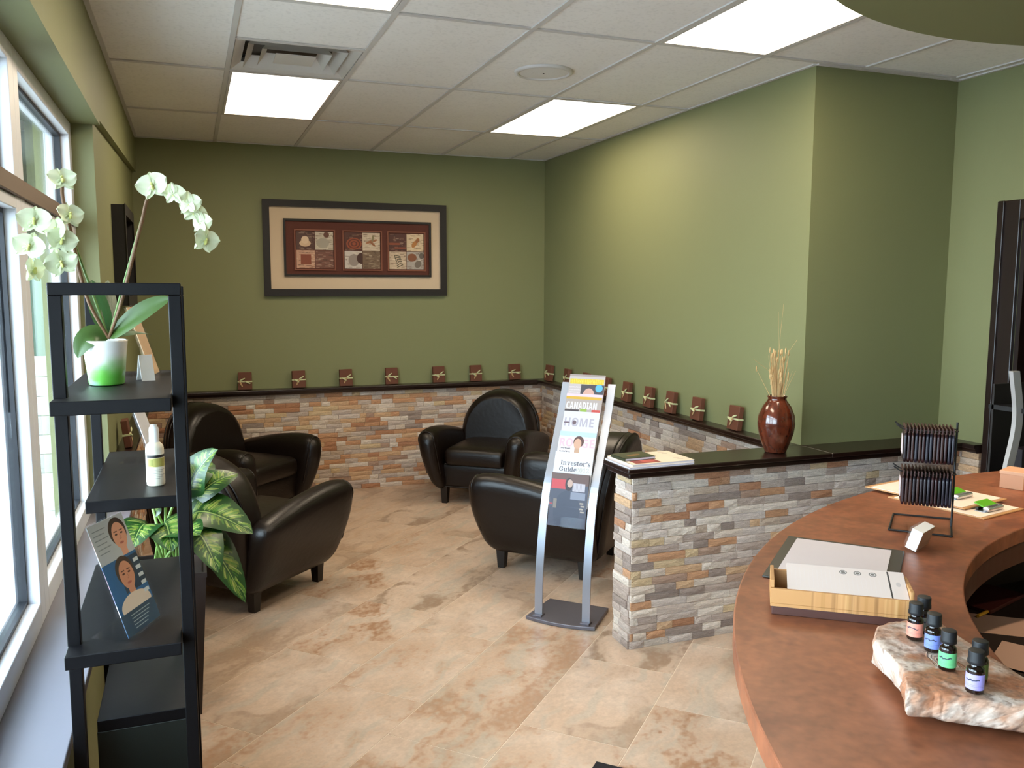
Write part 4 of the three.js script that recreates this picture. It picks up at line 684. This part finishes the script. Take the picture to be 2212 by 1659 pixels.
{ // rough stone slab with little bottles
  const out = [[1.107, 1.128], [1.053, 1.078], [1.036, 1.026], [1.015, 0.98], [0.991, 0.947], [0.966, 0.918], [0.998, 0.902], [1.006, 0.887], [1.047, 0.854], [1.084, 0.824], [1.13, 0.79], [1.165, 0.83], [1.175, 0.905], [1.195, 0.985], [1.213, 1.055], [1.229, 1.108], [1.189, 1.133], [1.151, 1.138]];
  const c = [1.098, 0.975], t = thing('stone_slab', 'rough cream and rust stone slab display on the counter', 'stone slab', on(c[0], c[1]));
  const pts = new THREE.CatmullRomCurve3(out.map(([x, d]) => new THREE.Vector3(x - c[0], 0, -(d - c[1]))), true, 'catmullrom', 0.2).getPoints(150); pts.pop();
  const rings = [[0.80, 0.013], [0.93, 0.013], [0.985, 0.018], [1.0, 0.026], [0.995, 0.036], [1.0, 0.046], [0.985, 0.053], [0.95, 0.0555], [0.85, 0.056], [0.7, 0.0565], [0.5, 0.0555], [0.25, 0.056]], pos = [], idx = [], col = [], uvs = [], N = pts.length; reseed(4);
  const vc = (x, y, z, ht, edge) => { const n = fbm(x * 30 + 9, z * 30 + y * 60, 3, 4), m = fbm(x * 90, z * 90 + y * 120, 8, 3), s = fbm(x * 14 + 4, z * 14, 21, 3); let k = mix([0.66, 0.48, 0.38], [0.8, 0.7, 0.63], sst(0.35, 0.65, n)); if (edge) k = mix([0.83, 0.78, 0.74], [0.62, 0.46, 0.37], sst(0.5, 0.75, n)); k = mix(k, [0.5, 0.21, 0.1], sst(0.58, 0.72, s) * (edge ? 0.5 : 0.75)); k = mix(k, [0.3, 0.25, 0.2], sst(0.62, 0.75, m) * 0.6); return k; };
  rings.forEach(([s, y], r) => { for (let i = 0; i < N; i++) { const p = pts[i], j = r > 1 && r < 8 ? 0.012 * (fbm(i * 0.35, y * 140, 5, 3) - 0.5) * (r < 7 ? 1 : 0.5) : 0, L = p.length(), k = s + j / L, hy = y + (r >= 7 ? 0.0025 * (fbm(p.x * k * 60, p.z * k * 60, 7, 3) - 0.5) : r > 1 ? 0.006 * (fbm(i * 0.3, y * 60, 15, 2) - 0.5) : 0); pos.push(p.x * k, hy, p.z * k); uvs.push(p.x * k * 3.2 + 0.5, p.z * k * 3.2 + 0.5 + (0.0555 - Math.min(y, 0.0555)) * 4 * (p.z > 0 ? 1 : -1)); const q = vc(p.x * k, y, p.z * k, hy, r < 7); col.push(...q); } });
  for (let r = 0; r < rings.length - 1; r++) for (let i = 0; i < N; i++) { const a = r * N + i, b = r * N + (i + 1) % N; idx.push(a, b, b + N, a, b + N, a + N); }
  const top = pos.length / 3; pos.push(0, 0.0555, 0); uvs.push(0, 0); col.push(0.7, 0.55, 0.45); const bot = top + 1; pos.push(0, 0.012, 0); uvs.push(0, 0); col.push(0.6, 0.5, 0.42);
  for (let i = 0; i < N; i++) { const a = (rings.length - 1) * N; idx.push(a + i, a + (i + 1) % N, top, (i + 1) % N, i, bot); }
  const g = new THREE.BufferGeometry(); g.setAttribute('position', new THREE.Float32BufferAttribute(pos, 3)); g.setAttribute('color', new THREE.Float32BufferAttribute(col, 3)); g.setAttribute('uv', new THREE.Float32BufferAttribute(uvs, 2)); g.setIndex(idx); g.computeVertexNormals();
  if (g.attributes.normal.getY(top) < 0) { const ar = g.index.array; for (let i = 0; i < ar.length; i += 3) [ar[i + 1], ar[i + 2]] = [ar[i + 2], ar[i + 1]]; g.computeVertexNormals(); }
  g.deleteAttribute('color');
  const rk = dataTex(512, 512, (u, v) => { const n = fbm(u * 9, v * 9, 3, 5), m = fbm(u * 40, v * 40, 8, 4), q = fbm(u * 5 + 4, v * 5, 21, 4); let k = mix([196, 160, 138], [222, 208, 198], sst(0.35, 0.62, n)); k = mix(k, [178, 112, 72], sst(0.54, 0.7, q) * 0.7); k = mix(k, [138, 112, 98], sst(0.58, 0.76, m) * 0.55); const z = 0.9 + 0.2 * fbm(u * 90, v * 90, 44, 2); return k.map((c2) => Math.min(255, c2 * z)); });
  mesh('rock', g, std(0xd9d0c8, 0.85, { map: rk, bumpMap: grainBump, bumpScale: 0.006 }), t);
  mesh('base_stand', (() => { const q = new THREE.CylinderGeometry(0.05, 0.052, 0.013, 24); q.scale(1, 1, 1.7); q.rotateY(0.35); q.translate(0.012, 0.0065, 0.01); return q; })(), M.black, t);
  const amber = phy(0x120704, 0.08, { clearcoat: 0.6 }), capM = std(0x101114, 0.5);
  const bottle = (label, x, d, colr) => {
    const b = thing('oil_bottle', label, 'bottle', on(x, d, 0.0575), 1.78, 'little oil bottles on the stone slab');
    b.scale.setScalar(0.93);
    mesh('glass_body', lathe([[0.0001, 0], [0.0122, 0], [0.0134, 0.0015], [0.0134, 0.036], [0.012, 0.04], [0.0085, 0.0425], [0.0085, 0.046]], 28), amber, b);
    const lt = canvasTex(128, 64, (c2) => { c2.fillStyle = colr; c2.fillRect(0, 0, 128, 64); c2.strokeStyle = '#23283a'; c2.lineWidth = 4; reseed(x * 1000); c2.beginPath(); c2.moveTo(52, 24); for (let i = 1; i < 9; i++) c2.lineTo(52 + i * 4, 24 + rr(-4, 4)); c2.stroke(); c2.lineWidth = 1; c2.globalAlpha = 0.4; c2.beginPath(); c2.moveTo(44, 44); c2.lineTo(100, 44); c2.moveTo(44, 50); c2.lineTo(96, 50); c2.stroke(); });
    const lg = new THREE.CylinderGeometry(0.0137, 0.0137, 0.025, 32, 1, true); lg.translate(0, 0.0195, 0); mesh('label_band', lg, std(0xffffff, 0.45, { map: lt, side: THREE.DoubleSide }), b);
    mesh('cap', lathe([[0.0001, 0.0675], [0.0112, 0.0675], [0.012, 0.066], [0.012, 0.053], [0.0127, 0.0525], [0.0127, 0.047], [0.0098, 0.046], [0.0085, 0.045]], 28), capM, b);
  };
  bottle('little dark bottle with a salmon pink label on the stone slab', 1.122, 1.058, '#d2836f');
  bottle('little dark bottle with a blue label on the stone slab', 1.112, 1.011, '#6c7cc2');
  bottle('little dark bottle with a bright green label on the stone slab', 1.078, 0.951, '#63b277');
  bottle('little dark bottle with a lilac label at the front of the stone slab', 1.055, 0.881, '#9a90cf');
  bottle('little dark bottle with an olive label half hidden behind the lilac one', 1.09, 0.905, '#55682f');
  bottle('little dark bottle hidden behind the salmon labelled one', 1.157, 1.075, '#6c6f64');
}
{ // wavy silver display stand behind the desk
  const t = thing('display_rack', 'wavy silver sided product display behind the reception desk', 'display rack', V(3.235, 2.6, 0));
  const wave = (y) => 0.022 * Math.sin((y - 1.02) * 11);
  const side = (x0) => { const s = new THREE.Shape(), n = 60; for (let i = 0; i <= n; i++) { const y = 1.37 * i / n; s[i ? 'lineTo' : 'moveTo'](wave(y) - 0.02, y); } for (let i = n; i >= 0; i--) { const y = 1.37 * i / n; s.lineTo(wave(y) + 0.02, y); } s.closePath(); const g = new THREE.ExtrudeGeometry(s, { depth: 0.02, bevelEnabled: false }); g.translate(x0, 0, -0.01); return g; };
  mesh('wavy_side', side(0), std(0xa3a1a0, 0.45, { metalness: 0.2 }), t); mesh('wavy_side', side(0.5), std(0xa3a1a0, 0.45, { metalness: 0.2 }), t);
  for (const y of [0.2, 0.55, 0.9, 1.2]) mesh('shelf', cb(0.46, 0.02, 0.2, 0.26, y, -0.05), M.black, t);
  mesh('back_sheet', cb(0.46, 1.3, 0.01, 0.26, 0.65, -0.13), std(0x120d0c, 0.6), t);
  const b = thing('product_box', 'dark box with a gold edge on the wavy display', 'box', V(3.4, 2.63, 0.91)); mesh('carton', cb(0.2, 0.12, 0.06, 0, 0.06, 0, 0.003), std(0x17111a, 0.5), b); mesh('gold_edge', cb(0.204, 0.012, 0.064, 0, 0.01, 0), std(0x8c6b3e, 0.4, { metalness: 0.6 }), b);
}

// ------------------------------------------------------------------ black shelf unit by the window
const SH = { x0: -0.292, x1: -0.02, f: 2.1, b: 2.82, y: [1.468, 1.185, 0.9, 0.615, 0.33] };
{
  const t = thing('shelf_unit', 'black staggered display shelf standing by the window', 'shelf', V((SH.x0 + SH.x1) / 2, (SH.f + SH.b) / 2, 0));
  const o = t.position, P = (x0, x1, d0, d1, h0, h1) => { const g = bx(x0, x1, d0, d1, h0, h1, 0.0025); g.translate(-o.x, 0, -o.z); return g; }, w = 0.028, top = 1.722;
  for (const [d, tp] of [[SH.f, top], [SH.b - w, 1.715]]) {
    mesh('post', P(SH.x0, SH.x0 + w, d, d + w, 0, tp - w), M.blackwood, t); mesh('post', P(SH.x1 - w, SH.x1, d, d + w, 0, tp - w), M.blackwood, t);
    mesh('top_rail', P(SH.x0, SH.x1, d, d + w, tp - w, tp), M.blackwood, t);
  }
  SH.y.forEach((y, k) => { const fwd = k % 2 === 0, d0 = fwd ? SH.f - 0.065 : SH.f + 0.2, d1 = fwd ? 2.715 : 2.985; mesh('shelf_board', P(SH.x0 + (fwd ? 0.001 : 0.029), SH.x1 - w - 0.001, d0, d1, y - 0.031, y), M.blackwood, t); });
  mesh('lower_panel', P(SH.x0 + w, SH.x1 - w, 2.3, 2.318, 0.02, 0.585), std(0x171d1a, 0.45), t);
}
// leaf helper: a folded blade along a bent midrib
function leafGeo(p0, p1, p2, width, up, fold = 0.25, n = 12, shape = (s) => Math.max(0, Math.sin(Math.PI * Math.pow(s, 0.8))) ** 0.6) {
  const c = new THREE.QuadraticBezierCurve3(p0, p1, p2), pos = [], uv = [], idx = [], m = 4;
  for (let i = 0; i <= n; i++) {
    const s = i / n, p = c.getPoint(s), tg = c.getTangent(s), side = tg.clone().cross(up).normalize(), nor = side.clone().cross(tg).normalize(), w = width * 0.5 * Math.max(0.02, shape(s));
    for (let j = -m; j <= m; j++) { const f = j / m, q = p.clone().addScaledVector(side, f * w).addScaledVector(nor, Math.abs(f) * w * fold - f * f * w * fold * 0.5); pos.push(q.x, q.y, q.z); uv.push(f * 0.5 + 0.5, s); }
    if (i < n) for (let j = 0; j < 2 * m; j++) { const a = i * (2 * m + 1) + j, b = a + 1, d = a + 2 * m + 1; idx.push(a, b, d + 1, a, d + 1, d); }
  }
  const g = new THREE.BufferGeometry(); g.setAttribute('position', new THREE.Float32BufferAttribute(pos, 3)); g.setAttribute('uv', new THREE.Float32BufferAttribute(uv, 2)); g.setIndex(idx); g.computeVertexNormals(); return g;
}
{ // potted orchid on the top shelf
  const c = V(-0.205, 2.36, SH.y[0]), t = thing('potted_orchid', 'white moth orchid with two flower sprays in a white and green pot', 'orchid', c);
  const L = (x, h, d = 2.3) => V(x, d, h).sub(c);
  const pt = dataTex(128, 128, (u, v) => { v = Math.min(1, Math.max(0, (v - 0.286) / 0.143)); const n = fbm(u * 8, v * 3, 4, 3, 8), e = v + (n - 0.5) * 0.3; let k = mix([92, 168, 62], [226, 226, 220], sst(0.12, 0.78, e)); return mix(k, [150, 190, 200], sst(0.62, 0.75, fbm(u * 5, v * 5, 31, 3, 5)) * (1 - sst(0.2, 0.45, v)) * 0.6); });
  mesh('pot', lathe([[0.0001, 0], [0.037, 0], [0.041, 0.004], [0.052, 0.108], [0.0535, 0.112], [0.049, 0.113], [0.046, 0.095], [0.0001, 0.095]], 36), phy(0xffffff, 0.28, { map: pt, clearcoat: 0.4 }), t);
  mesh('bark_mix', lathe([[0.0001, 0.104], [0.03, 0.103], [0.046, 0.098]], 20), std(0x5a4a36, 0.95, { bumpMap: grainBump, bumpScale: 0.01 }), t);
  const lm = phy(0x204619, 0.4, { side: THREE.DoubleSide, bumpMap: grainBump, bumpScale: 0.0005 }), lm2 = phy(0x3a5420, 0.4, { side: THREE.DoubleSide }), up = new THREE.Vector3(0, 1, 0.25);
  const b = L(-0.195, 1.585, 2.35);
  const lf = (p1, p2, w, m, u = up) => mesh('leaf', leafGeo(b.clone(), p1, p2, w, u), m, t);
  lf(L(-0.11, 1.66, 2.3), L(-0.045, 1.685, 2.28), 0.075, lm2, new THREE.Vector3(-0.5, 1, 0.9));
  lf(L(-0.15, 1.60, 2.42), L(-0.1, 1.585, 2.48), 0.06, lm);
  lf(L(-0.225, 1.68, 2.4), L(-0.235, 1.73, 2.44), 0.05, lm, new THREE.Vector3(0.3, 0.1, 1));
  lf(L(-0.195, 1.67, 2.42), L(-0.2, 1.73, 2.47), 0.045, lm, new THREE.Vector3(0.6, 0.1, 1));
  lf(L(-0.245, 1.615, 2.33), L(-0.262, 1.54, 2.31), 0.06, lm2, new THREE.Vector3(-0.2, 0.5, 1));
  const st = std(0x6b4c30, 0.6), stG = std(0x5e7a3a, 0.6);
  mesh('stem', tube([b, L(-0.235, 1.68, 2.33), L(-0.262, 1.85, 2.3), L(-0.275, 1.93, 2.3), L(-0.272, 1.965, 2.3)], 0.0042, 40, 7), st, t);
  mesh('stem', tube([b, L(-0.165, 1.66, 2.32), L(-0.105, 1.87, 2.3), L(-0.085, 1.935, 2.3), L(-0.06, 1.955, 2.3), L(-0.02, 1.945, 2.3), L(0.02, 1.91, 2.3), L(0.035, 1.85, 2.3)], 0.0042, 60, 7), st, t);
  mesh('stake', merge([rod(b, L(-0.098, 1.9, 2.31), 0.003), rod(b, L(-0.268, 1.86, 2.31), 0.003)]), stG, t);
  // one flower: two broad petals, three sepals, a lip
  const petal = (len, wid, ang, cup) => { const g = new THREE.PlaneGeometry(1, 1, 8, 8), p = g.attributes.position; for (let i = 0; i < p.count; i++) { const u = p.getX(i) * 2, v = p.getY(i) + 0.5, w = Math.sin(Math.PI * Math.pow(v, 0.62)) ** 0.6 * wid / 2 * (v < 0.001 ? 0 : 1), x = u * w, y = v * len; p.setXYZ(i, x, y, cup * (x * x / wid + y * y / len * 0.7) + 0.002 * Math.sin(u * 5)); } g.rotateZ(ang); g.computeVertexNormals(); return g; };
  const fm = phy(0xd9e0bf, 0.6, { side: THREE.DoubleSide, transmission: 0.25, thickness: 0 }), lipM = std(0xc6c878, 0.6);
  const pet = merge([petal(0.037, 0.05, -1.35, 0.35), petal(0.037, 0.05, 1.35, 0.35), petal(0.035, 0.026, 0, -0.15), petal(0.034, 0.024, 2.45, -0.15), petal(0.034, 0.024, -2.45, -0.15)]);
  const lip = (() => { const a = new THREE.SphereGeometry(0.007, 10, 8); a.scale(0.55, 0.9, 0.9); a.translate(0, -0.005, 0.004); const q = new THREE.SphereGeometry(0.0035, 8, 6); q.translate(0, 0.003, 0.007); return merge([a, q]); })();
  reseed(15);
  const FL = [[-0.272, 1.962, 0.2, 0.5], [-0.333, 1.865, -0.2, 0.25], [-0.262, 1.881, 0.5, 0.3], [-0.288, 1.845, -0.9, 0.1], [-0.28, 1.821, 0.25, 0.05], [-0.348, 1.806, -0.2, 0.05], [-0.285, 1.769, 0.1, -0.05], [-0.345, 1.752, 0.9, 0.1], [-0.076, 1.957, -0.5, 0.2], [-0.03, 1.938, 2.5, 0.3], [0.004, 1.916, 2.3, -0.2], [0.016, 1.895, 2.8, 0.2], [0.03, 1.872, 2.2, 0], [0.039, 1.828, 0.35, -0.1]];
  for (const [x, h, yaw, pit] of FL) {
    const f = mesh('flower', pet, fm, t); f.position.copy(L(x, h, 2.285 + rr(-0.012, 0.012))); f.rotation.set(-pit, yaw + 0.2, rr(-0.35, 0.35), 'YXZ'); const s = rr(0.92, 1.08) * (Math.abs(yaw) > 2 ? 0.85 : 1); f.scale.setScalar(s);
    mesh('lip', lip, lipM, f);
  }
}
// acrylic leaflet holders and bottles on the shelf
function leafletHolder(label, at, turn, w, h, tilt, foot, draw, holds) {
  const t = thing('leaflet_holder', label, 'leaflet holder', at, turn, 'clear leaflet holders'), k = (g) => { g.rotateX(-tilt); return g; };
  mesh('foot_plate', cb(w, 0.003, foot, 0, 0.0015, -foot / 2 + 0.004), M.acrylic, t);
  mesh('front_plate', k(cb(w, h, 0.003, 0, h / 2, 0.006)), M.acrylic, t); mesh('back_plate', k(cb(w, h, 0.003, 0, h / 2, -0.003)), M.acrylic, t);
  const g = k((() => { const q = new THREE.BoxGeometry(w - 0.006, h - 0.006, 0.002); q.translate(0, h / 2, 0.0015); return q; })());
  const p = mesh('leaflet', g, draw, t); p.userData.label = holds;
}
{
  const skin = ['#c98a6b', '#d99a7c'];
  const print = canvasTex(192, 420, (c) => {
    c.fillStyle = '#b9c0c4'; c.fillRect(0, 0, 192, 420); c.strokeStyle = '#7d858c'; c.lineWidth = 3; for (let i = 0; i < 6; i++) { c.beginPath(); c.moveTo(14, 26 + i * 17); c.lineTo(84 - (i % 2) * 14, 26 + i * 17); c.stroke(); }
    const head = (x, y, s, sk) => { c.fillStyle = '#3a2620'; c.beginPath(); c.ellipse(x - 2 * s, y - 14 * s, 40 * s, 46 * s, 0, 0, 7); c.fill(); c.fillStyle = sk; c.beginPath(); c.ellipse(x, y, 32 * s, 44 * s, 0, 0, 7); c.fill(); c.fillRect(x - 14 * s, y + 34 * s, 28 * s, 34 * s); c.fillStyle = '#4a2c24'; for (const q of [-1, 1]) { c.beginPath(); c.ellipse(x + q * 13 * s, y - 6 * s, 6 * s, 3 * s, 0, 0, 7); c.fill(); c.fillRect(x + q * 13 * s - 8 * s, y - 17 * s, 16 * s, 3 * s); } c.fillStyle = '#a85a4c'; c.beginPath(); c.ellipse(x, y + 24 * s, 10 * s, 4 * s, 0, 0, 7); c.fill(); c.strokeStyle = '#a86b52'; c.lineWidth = 2 * s; c.beginPath(); c.moveTo(x + 2 * s, y - 4 * s); c.lineTo(x + 5 * s, y + 10 * s); c.lineTo(x - 2 * s, y + 11 * s); c.stroke(); };
    head(140, 76, 1.15, skin[1]);
    c.fillStyle = '#1d5f96'; c.fillRect(0, 150, 192, 270); c.fillStyle = '#16324d'; c.fillRect(70, 160, 122, 120); head(104, 218, 1.2, skin[0]); c.fillStyle = '#d8c9b8'; c.beginPath(); c.ellipse(100, 330, 84, 46, 0, 0, 7); c.fill(); c.fillStyle = '#27465f'; c.fillRect(0, 340, 192, 80); c.fillStyle = '#c9d2d6'; for (let i = 0; i < 5; i++) c.fillRect(160, 176 + i * 30, 28, 14); c.strokeStyle = '#a7b4b8'; c.lineWidth = 3; for (let i = 0; i < 5; i++) { c.beginPath(); c.moveTo(50, 356 + i * 12); c.lineTo(160 - i * 9, 356 + i * 12); c.stroke(); }
  });
  const pm = std(0xffffff, 0.35, { map: print });
  leafletHolder('tilted clear holder with a blue portrait leaflet on the third shelf', V(-0.132, 2.153, SH.y[2] + 0.0005), 1.116, 0.15, 0.281, 0.333, 0.095, pm, 'leaflet with two portraits on blue');
  const cream = std(0xb79a78, 0.7), white = std(0xd9dbe4, 0.6);
  leafletHolder('clear holder with tan backed leaflet behind the orchid pot', V(-0.1, 2.58, SH.y[0] + 0.0005), 1.4, 0.1, 0.2, 0.3, 0.1, cream, 'tan leaflet');
  leafletHolder('clear holder with pale leaflet on the second shelf', V(-0.115, 2.79, SH.y[1] + 0.0005), 1.35, 0.1, 0.175, 0.3, 0.1, white, 'pale leaflet');
}
{
  const t = thing('lotion_bottle', 'cream pump lotion bottle on the second shelf', 'bottle', V(-0.105, 2.44, SH.y[1]), -1.73);
  const lt = canvasTex(256, 256, (c) => { c.fillStyle = '#ded9c8'; c.fillRect(0, 0, 256, 256); c.fillStyle = '#221f1c'; c.fillRect(30, 30, 110, 22); c.fillStyle = '#a8a355'; c.fillRect(30, 56, 100, 70); c.fillStyle = '#8b8a3f'; c.fillRect(40, 66, 24, 50); c.strokeStyle = '#8d8a80'; c.lineWidth = 3; for (let i = 0; i < 6; i++) { c.beginPath(); c.moveTo(40, 150 + i * 14); c.lineTo(120 - (i % 3) * 14, 150 + i * 14); c.stroke(); } });
  mesh('body', lathe([[0.0001, 0], [0.021, 0], [0.023, 0.003], [0.023, 0.1], [0.0215, 0.108], [0.015, 0.115], [0.0115, 0.118]], 30), std(0xded8c4, 0.4), t);
  const lb = new THREE.CylinderGeometry(0.0233, 0.0233, 0.085, 32, 1, true); lb.translate(0, 0.052, 0); mesh('label_wrap', lb, std(0xffffff, 0.45, { map: lt }), t);
  mesh('cap', lathe([[0.0116, 0.116], [0.0125, 0.117], [0.0125, 0.15], [0.0115, 0.156], [0.0085, 0.158], [0.0085, 0.163], [0.0001, 0.164]], 24), M.white, t);
}
{ // folded white card behind the pot
  const t = thing('tent_card', 'small folded white card half hidden behind the orchid pot', 'card', V(-0.118, 2.44, SH.y[0]), 0.35), sl = 0.3, l = 0.07;
  for (const q of [-1, 1]) { const g = cb(0.034, l, 0.0012, 0, l / 2, 0); g.rotateX(-q * sl); g.translate(0, 0, q * Math.sin(sl) * l); mesh('card_panel', g, M.white, t); }
}

// ------------------------------------------------------------------ dumb cane in a dark planter
{
  const c = V(-0.135, 3.62, 0), t = thing('potted_plant', 'variegated leafy plant in a dark brown planter behind the black shelf', 'potted plant', c);
  const pl = new THREE.CylinderGeometry(0.215, 0.165, 0.58, 4, 1, false); pl.rotateY(Math.PI / 4); pl.translate(0, 0.29, 0); const pg = pl.toNonIndexed(); pg.computeVertexNormals(); mesh('planter', pg, std(0x2a1f1c, 0.5), t);
  mesh('planter_rim', (() => { const s = 0.155; return merge([cb(2 * s, 0.02, 0.012, 0, 0.588, s - 0.006), cb(2 * s, 0.02, 0.012, 0, 0.588, -s + 0.006), cb(0.012, 0.02, 2 * s - 0.024, s - 0.006, 0.588, 0), cb(0.012, 0.02, 2 * s - 0.024, -s + 0.006, 0.588, 0)]); })(), std(0x2a1f1c, 0.5), t);
  mesh('soil', cb(0.27, 0.01, 0.27, 0, 0.582, 0), std(0x2b1d14, 0.95), t);
  const lt = canvasTex(128, 256, (c2) => { c2.fillStyle = '#1d5419'; c2.fillRect(0, 0, 128, 256); reseed(9); for (let i = 0; i < 130; i++) { const s = rnd() < 0.5 ? -1 : 1, y = 20 + rnd() * 200, l = 18 + rnd() * 34; c2.strokeStyle = ['#b7c24a', '#8fb33c', '#d3d582', '#5d9430'][Math.floor(rnd() * 4)]; c2.globalAlpha = 0.7; c2.lineWidth = 2 + rnd() * 4; c2.beginPath(); c2.moveTo(64 + s * (4 + rnd() * 10), y); c2.lineTo(64 + s * l, y - l * 0.5); c2.stroke(); } c2.globalAlpha = 1; c2.strokeStyle = '#a9c46a'; c2.lineWidth = 4; c2.beginPath(); c2.moveTo(64, 0); c2.lineTo(64, 256); c2.stroke(); });
  const lm = phy(0xb8b8b8, 0.36, { map: lt, side: THREE.DoubleSide }), sm = std(0x7fa452, 0.5), S = (x, h, d) => V(x, d, h).sub(c);
  const leaves = [[S(0.0, 0.86, 3.6), S(0.2, 0.72, 3.52), 0.2], [S(-0.02, 0.98, 3.62), S(0.08, 1.06, 3.6), 0.15], [S(0.02, 0.78, 3.55), S(0.16, 0.46, 3.46), 0.15], [S(-0.12, 0.95, 3.6), S(-0.06, 1.03, 3.66), 0.17], [S(-0.18, 0.9, 3.6), S(-0.26, 0.88, 3.52), 0.13], [S(-0.12, 0.85, 3.5), S(-0.1, 0.72, 3.38), 0.15], [S(-0.2, 0.85, 3.5), S(-0.24, 0.74, 3.4), 0.13], [S(0.0, 0.8, 3.48), S(0.06, 0.62, 3.38), 0.13], [S(-0.05, 0.95, 3.74), S(0.06, 0.95, 3.9), 0.16], [S(-0.2, 0.95, 3.75), S(-0.26, 1.0, 3.9), 0.15], [S(-0.08, 0.8, 3.46), S(0.0, 0.78, 3.36), 0.14], [S(0.04, 0.92, 3.7), S(0.16, 0.92, 3.76), 0.15]];
  leaves.forEach(([k, tip, w], i) => {
    const root = S(-0.135 + 0.05 * Math.sin(i * 2.1), 0.58, 3.62 + 0.05 * Math.cos(i * 1.7)), lfBase = root.clone().lerp(k, 0.72);
    const l = mesh('leaf', leafGeo(lfBase, k, tip, w * 1.2, new THREE.Vector3(0.1 * Math.sin(i), 1, 0.35), 0.3, 14), lm, t);
    mesh('leaf_stalk', tube([root, root.clone().lerp(lfBase, 0.6).add(new THREE.Vector3(0, 0.02, 0)), lfBase], 0.006, 14, 6), sm, l);
  });
}
// ------------------------------------------------------------------ entrance mat
{
  const m = solo('floor_mat', (() => { const g = cb(0.6, 0.012, 0.9, 0.3, 0.006, 0.45, 0.004); return g; })(), std(0x161318, 0.95, { bumpMap: grainBump, bumpScale: 0.004 }), 'black entrance mat, its corner at the bottom edge of the picture', 'floor mat');
  m.position.copy(V(1.312, 2.625, 0.0005)); m.rotation.y = -Math.PI / 4;
}

renderer.render(scene, camera);
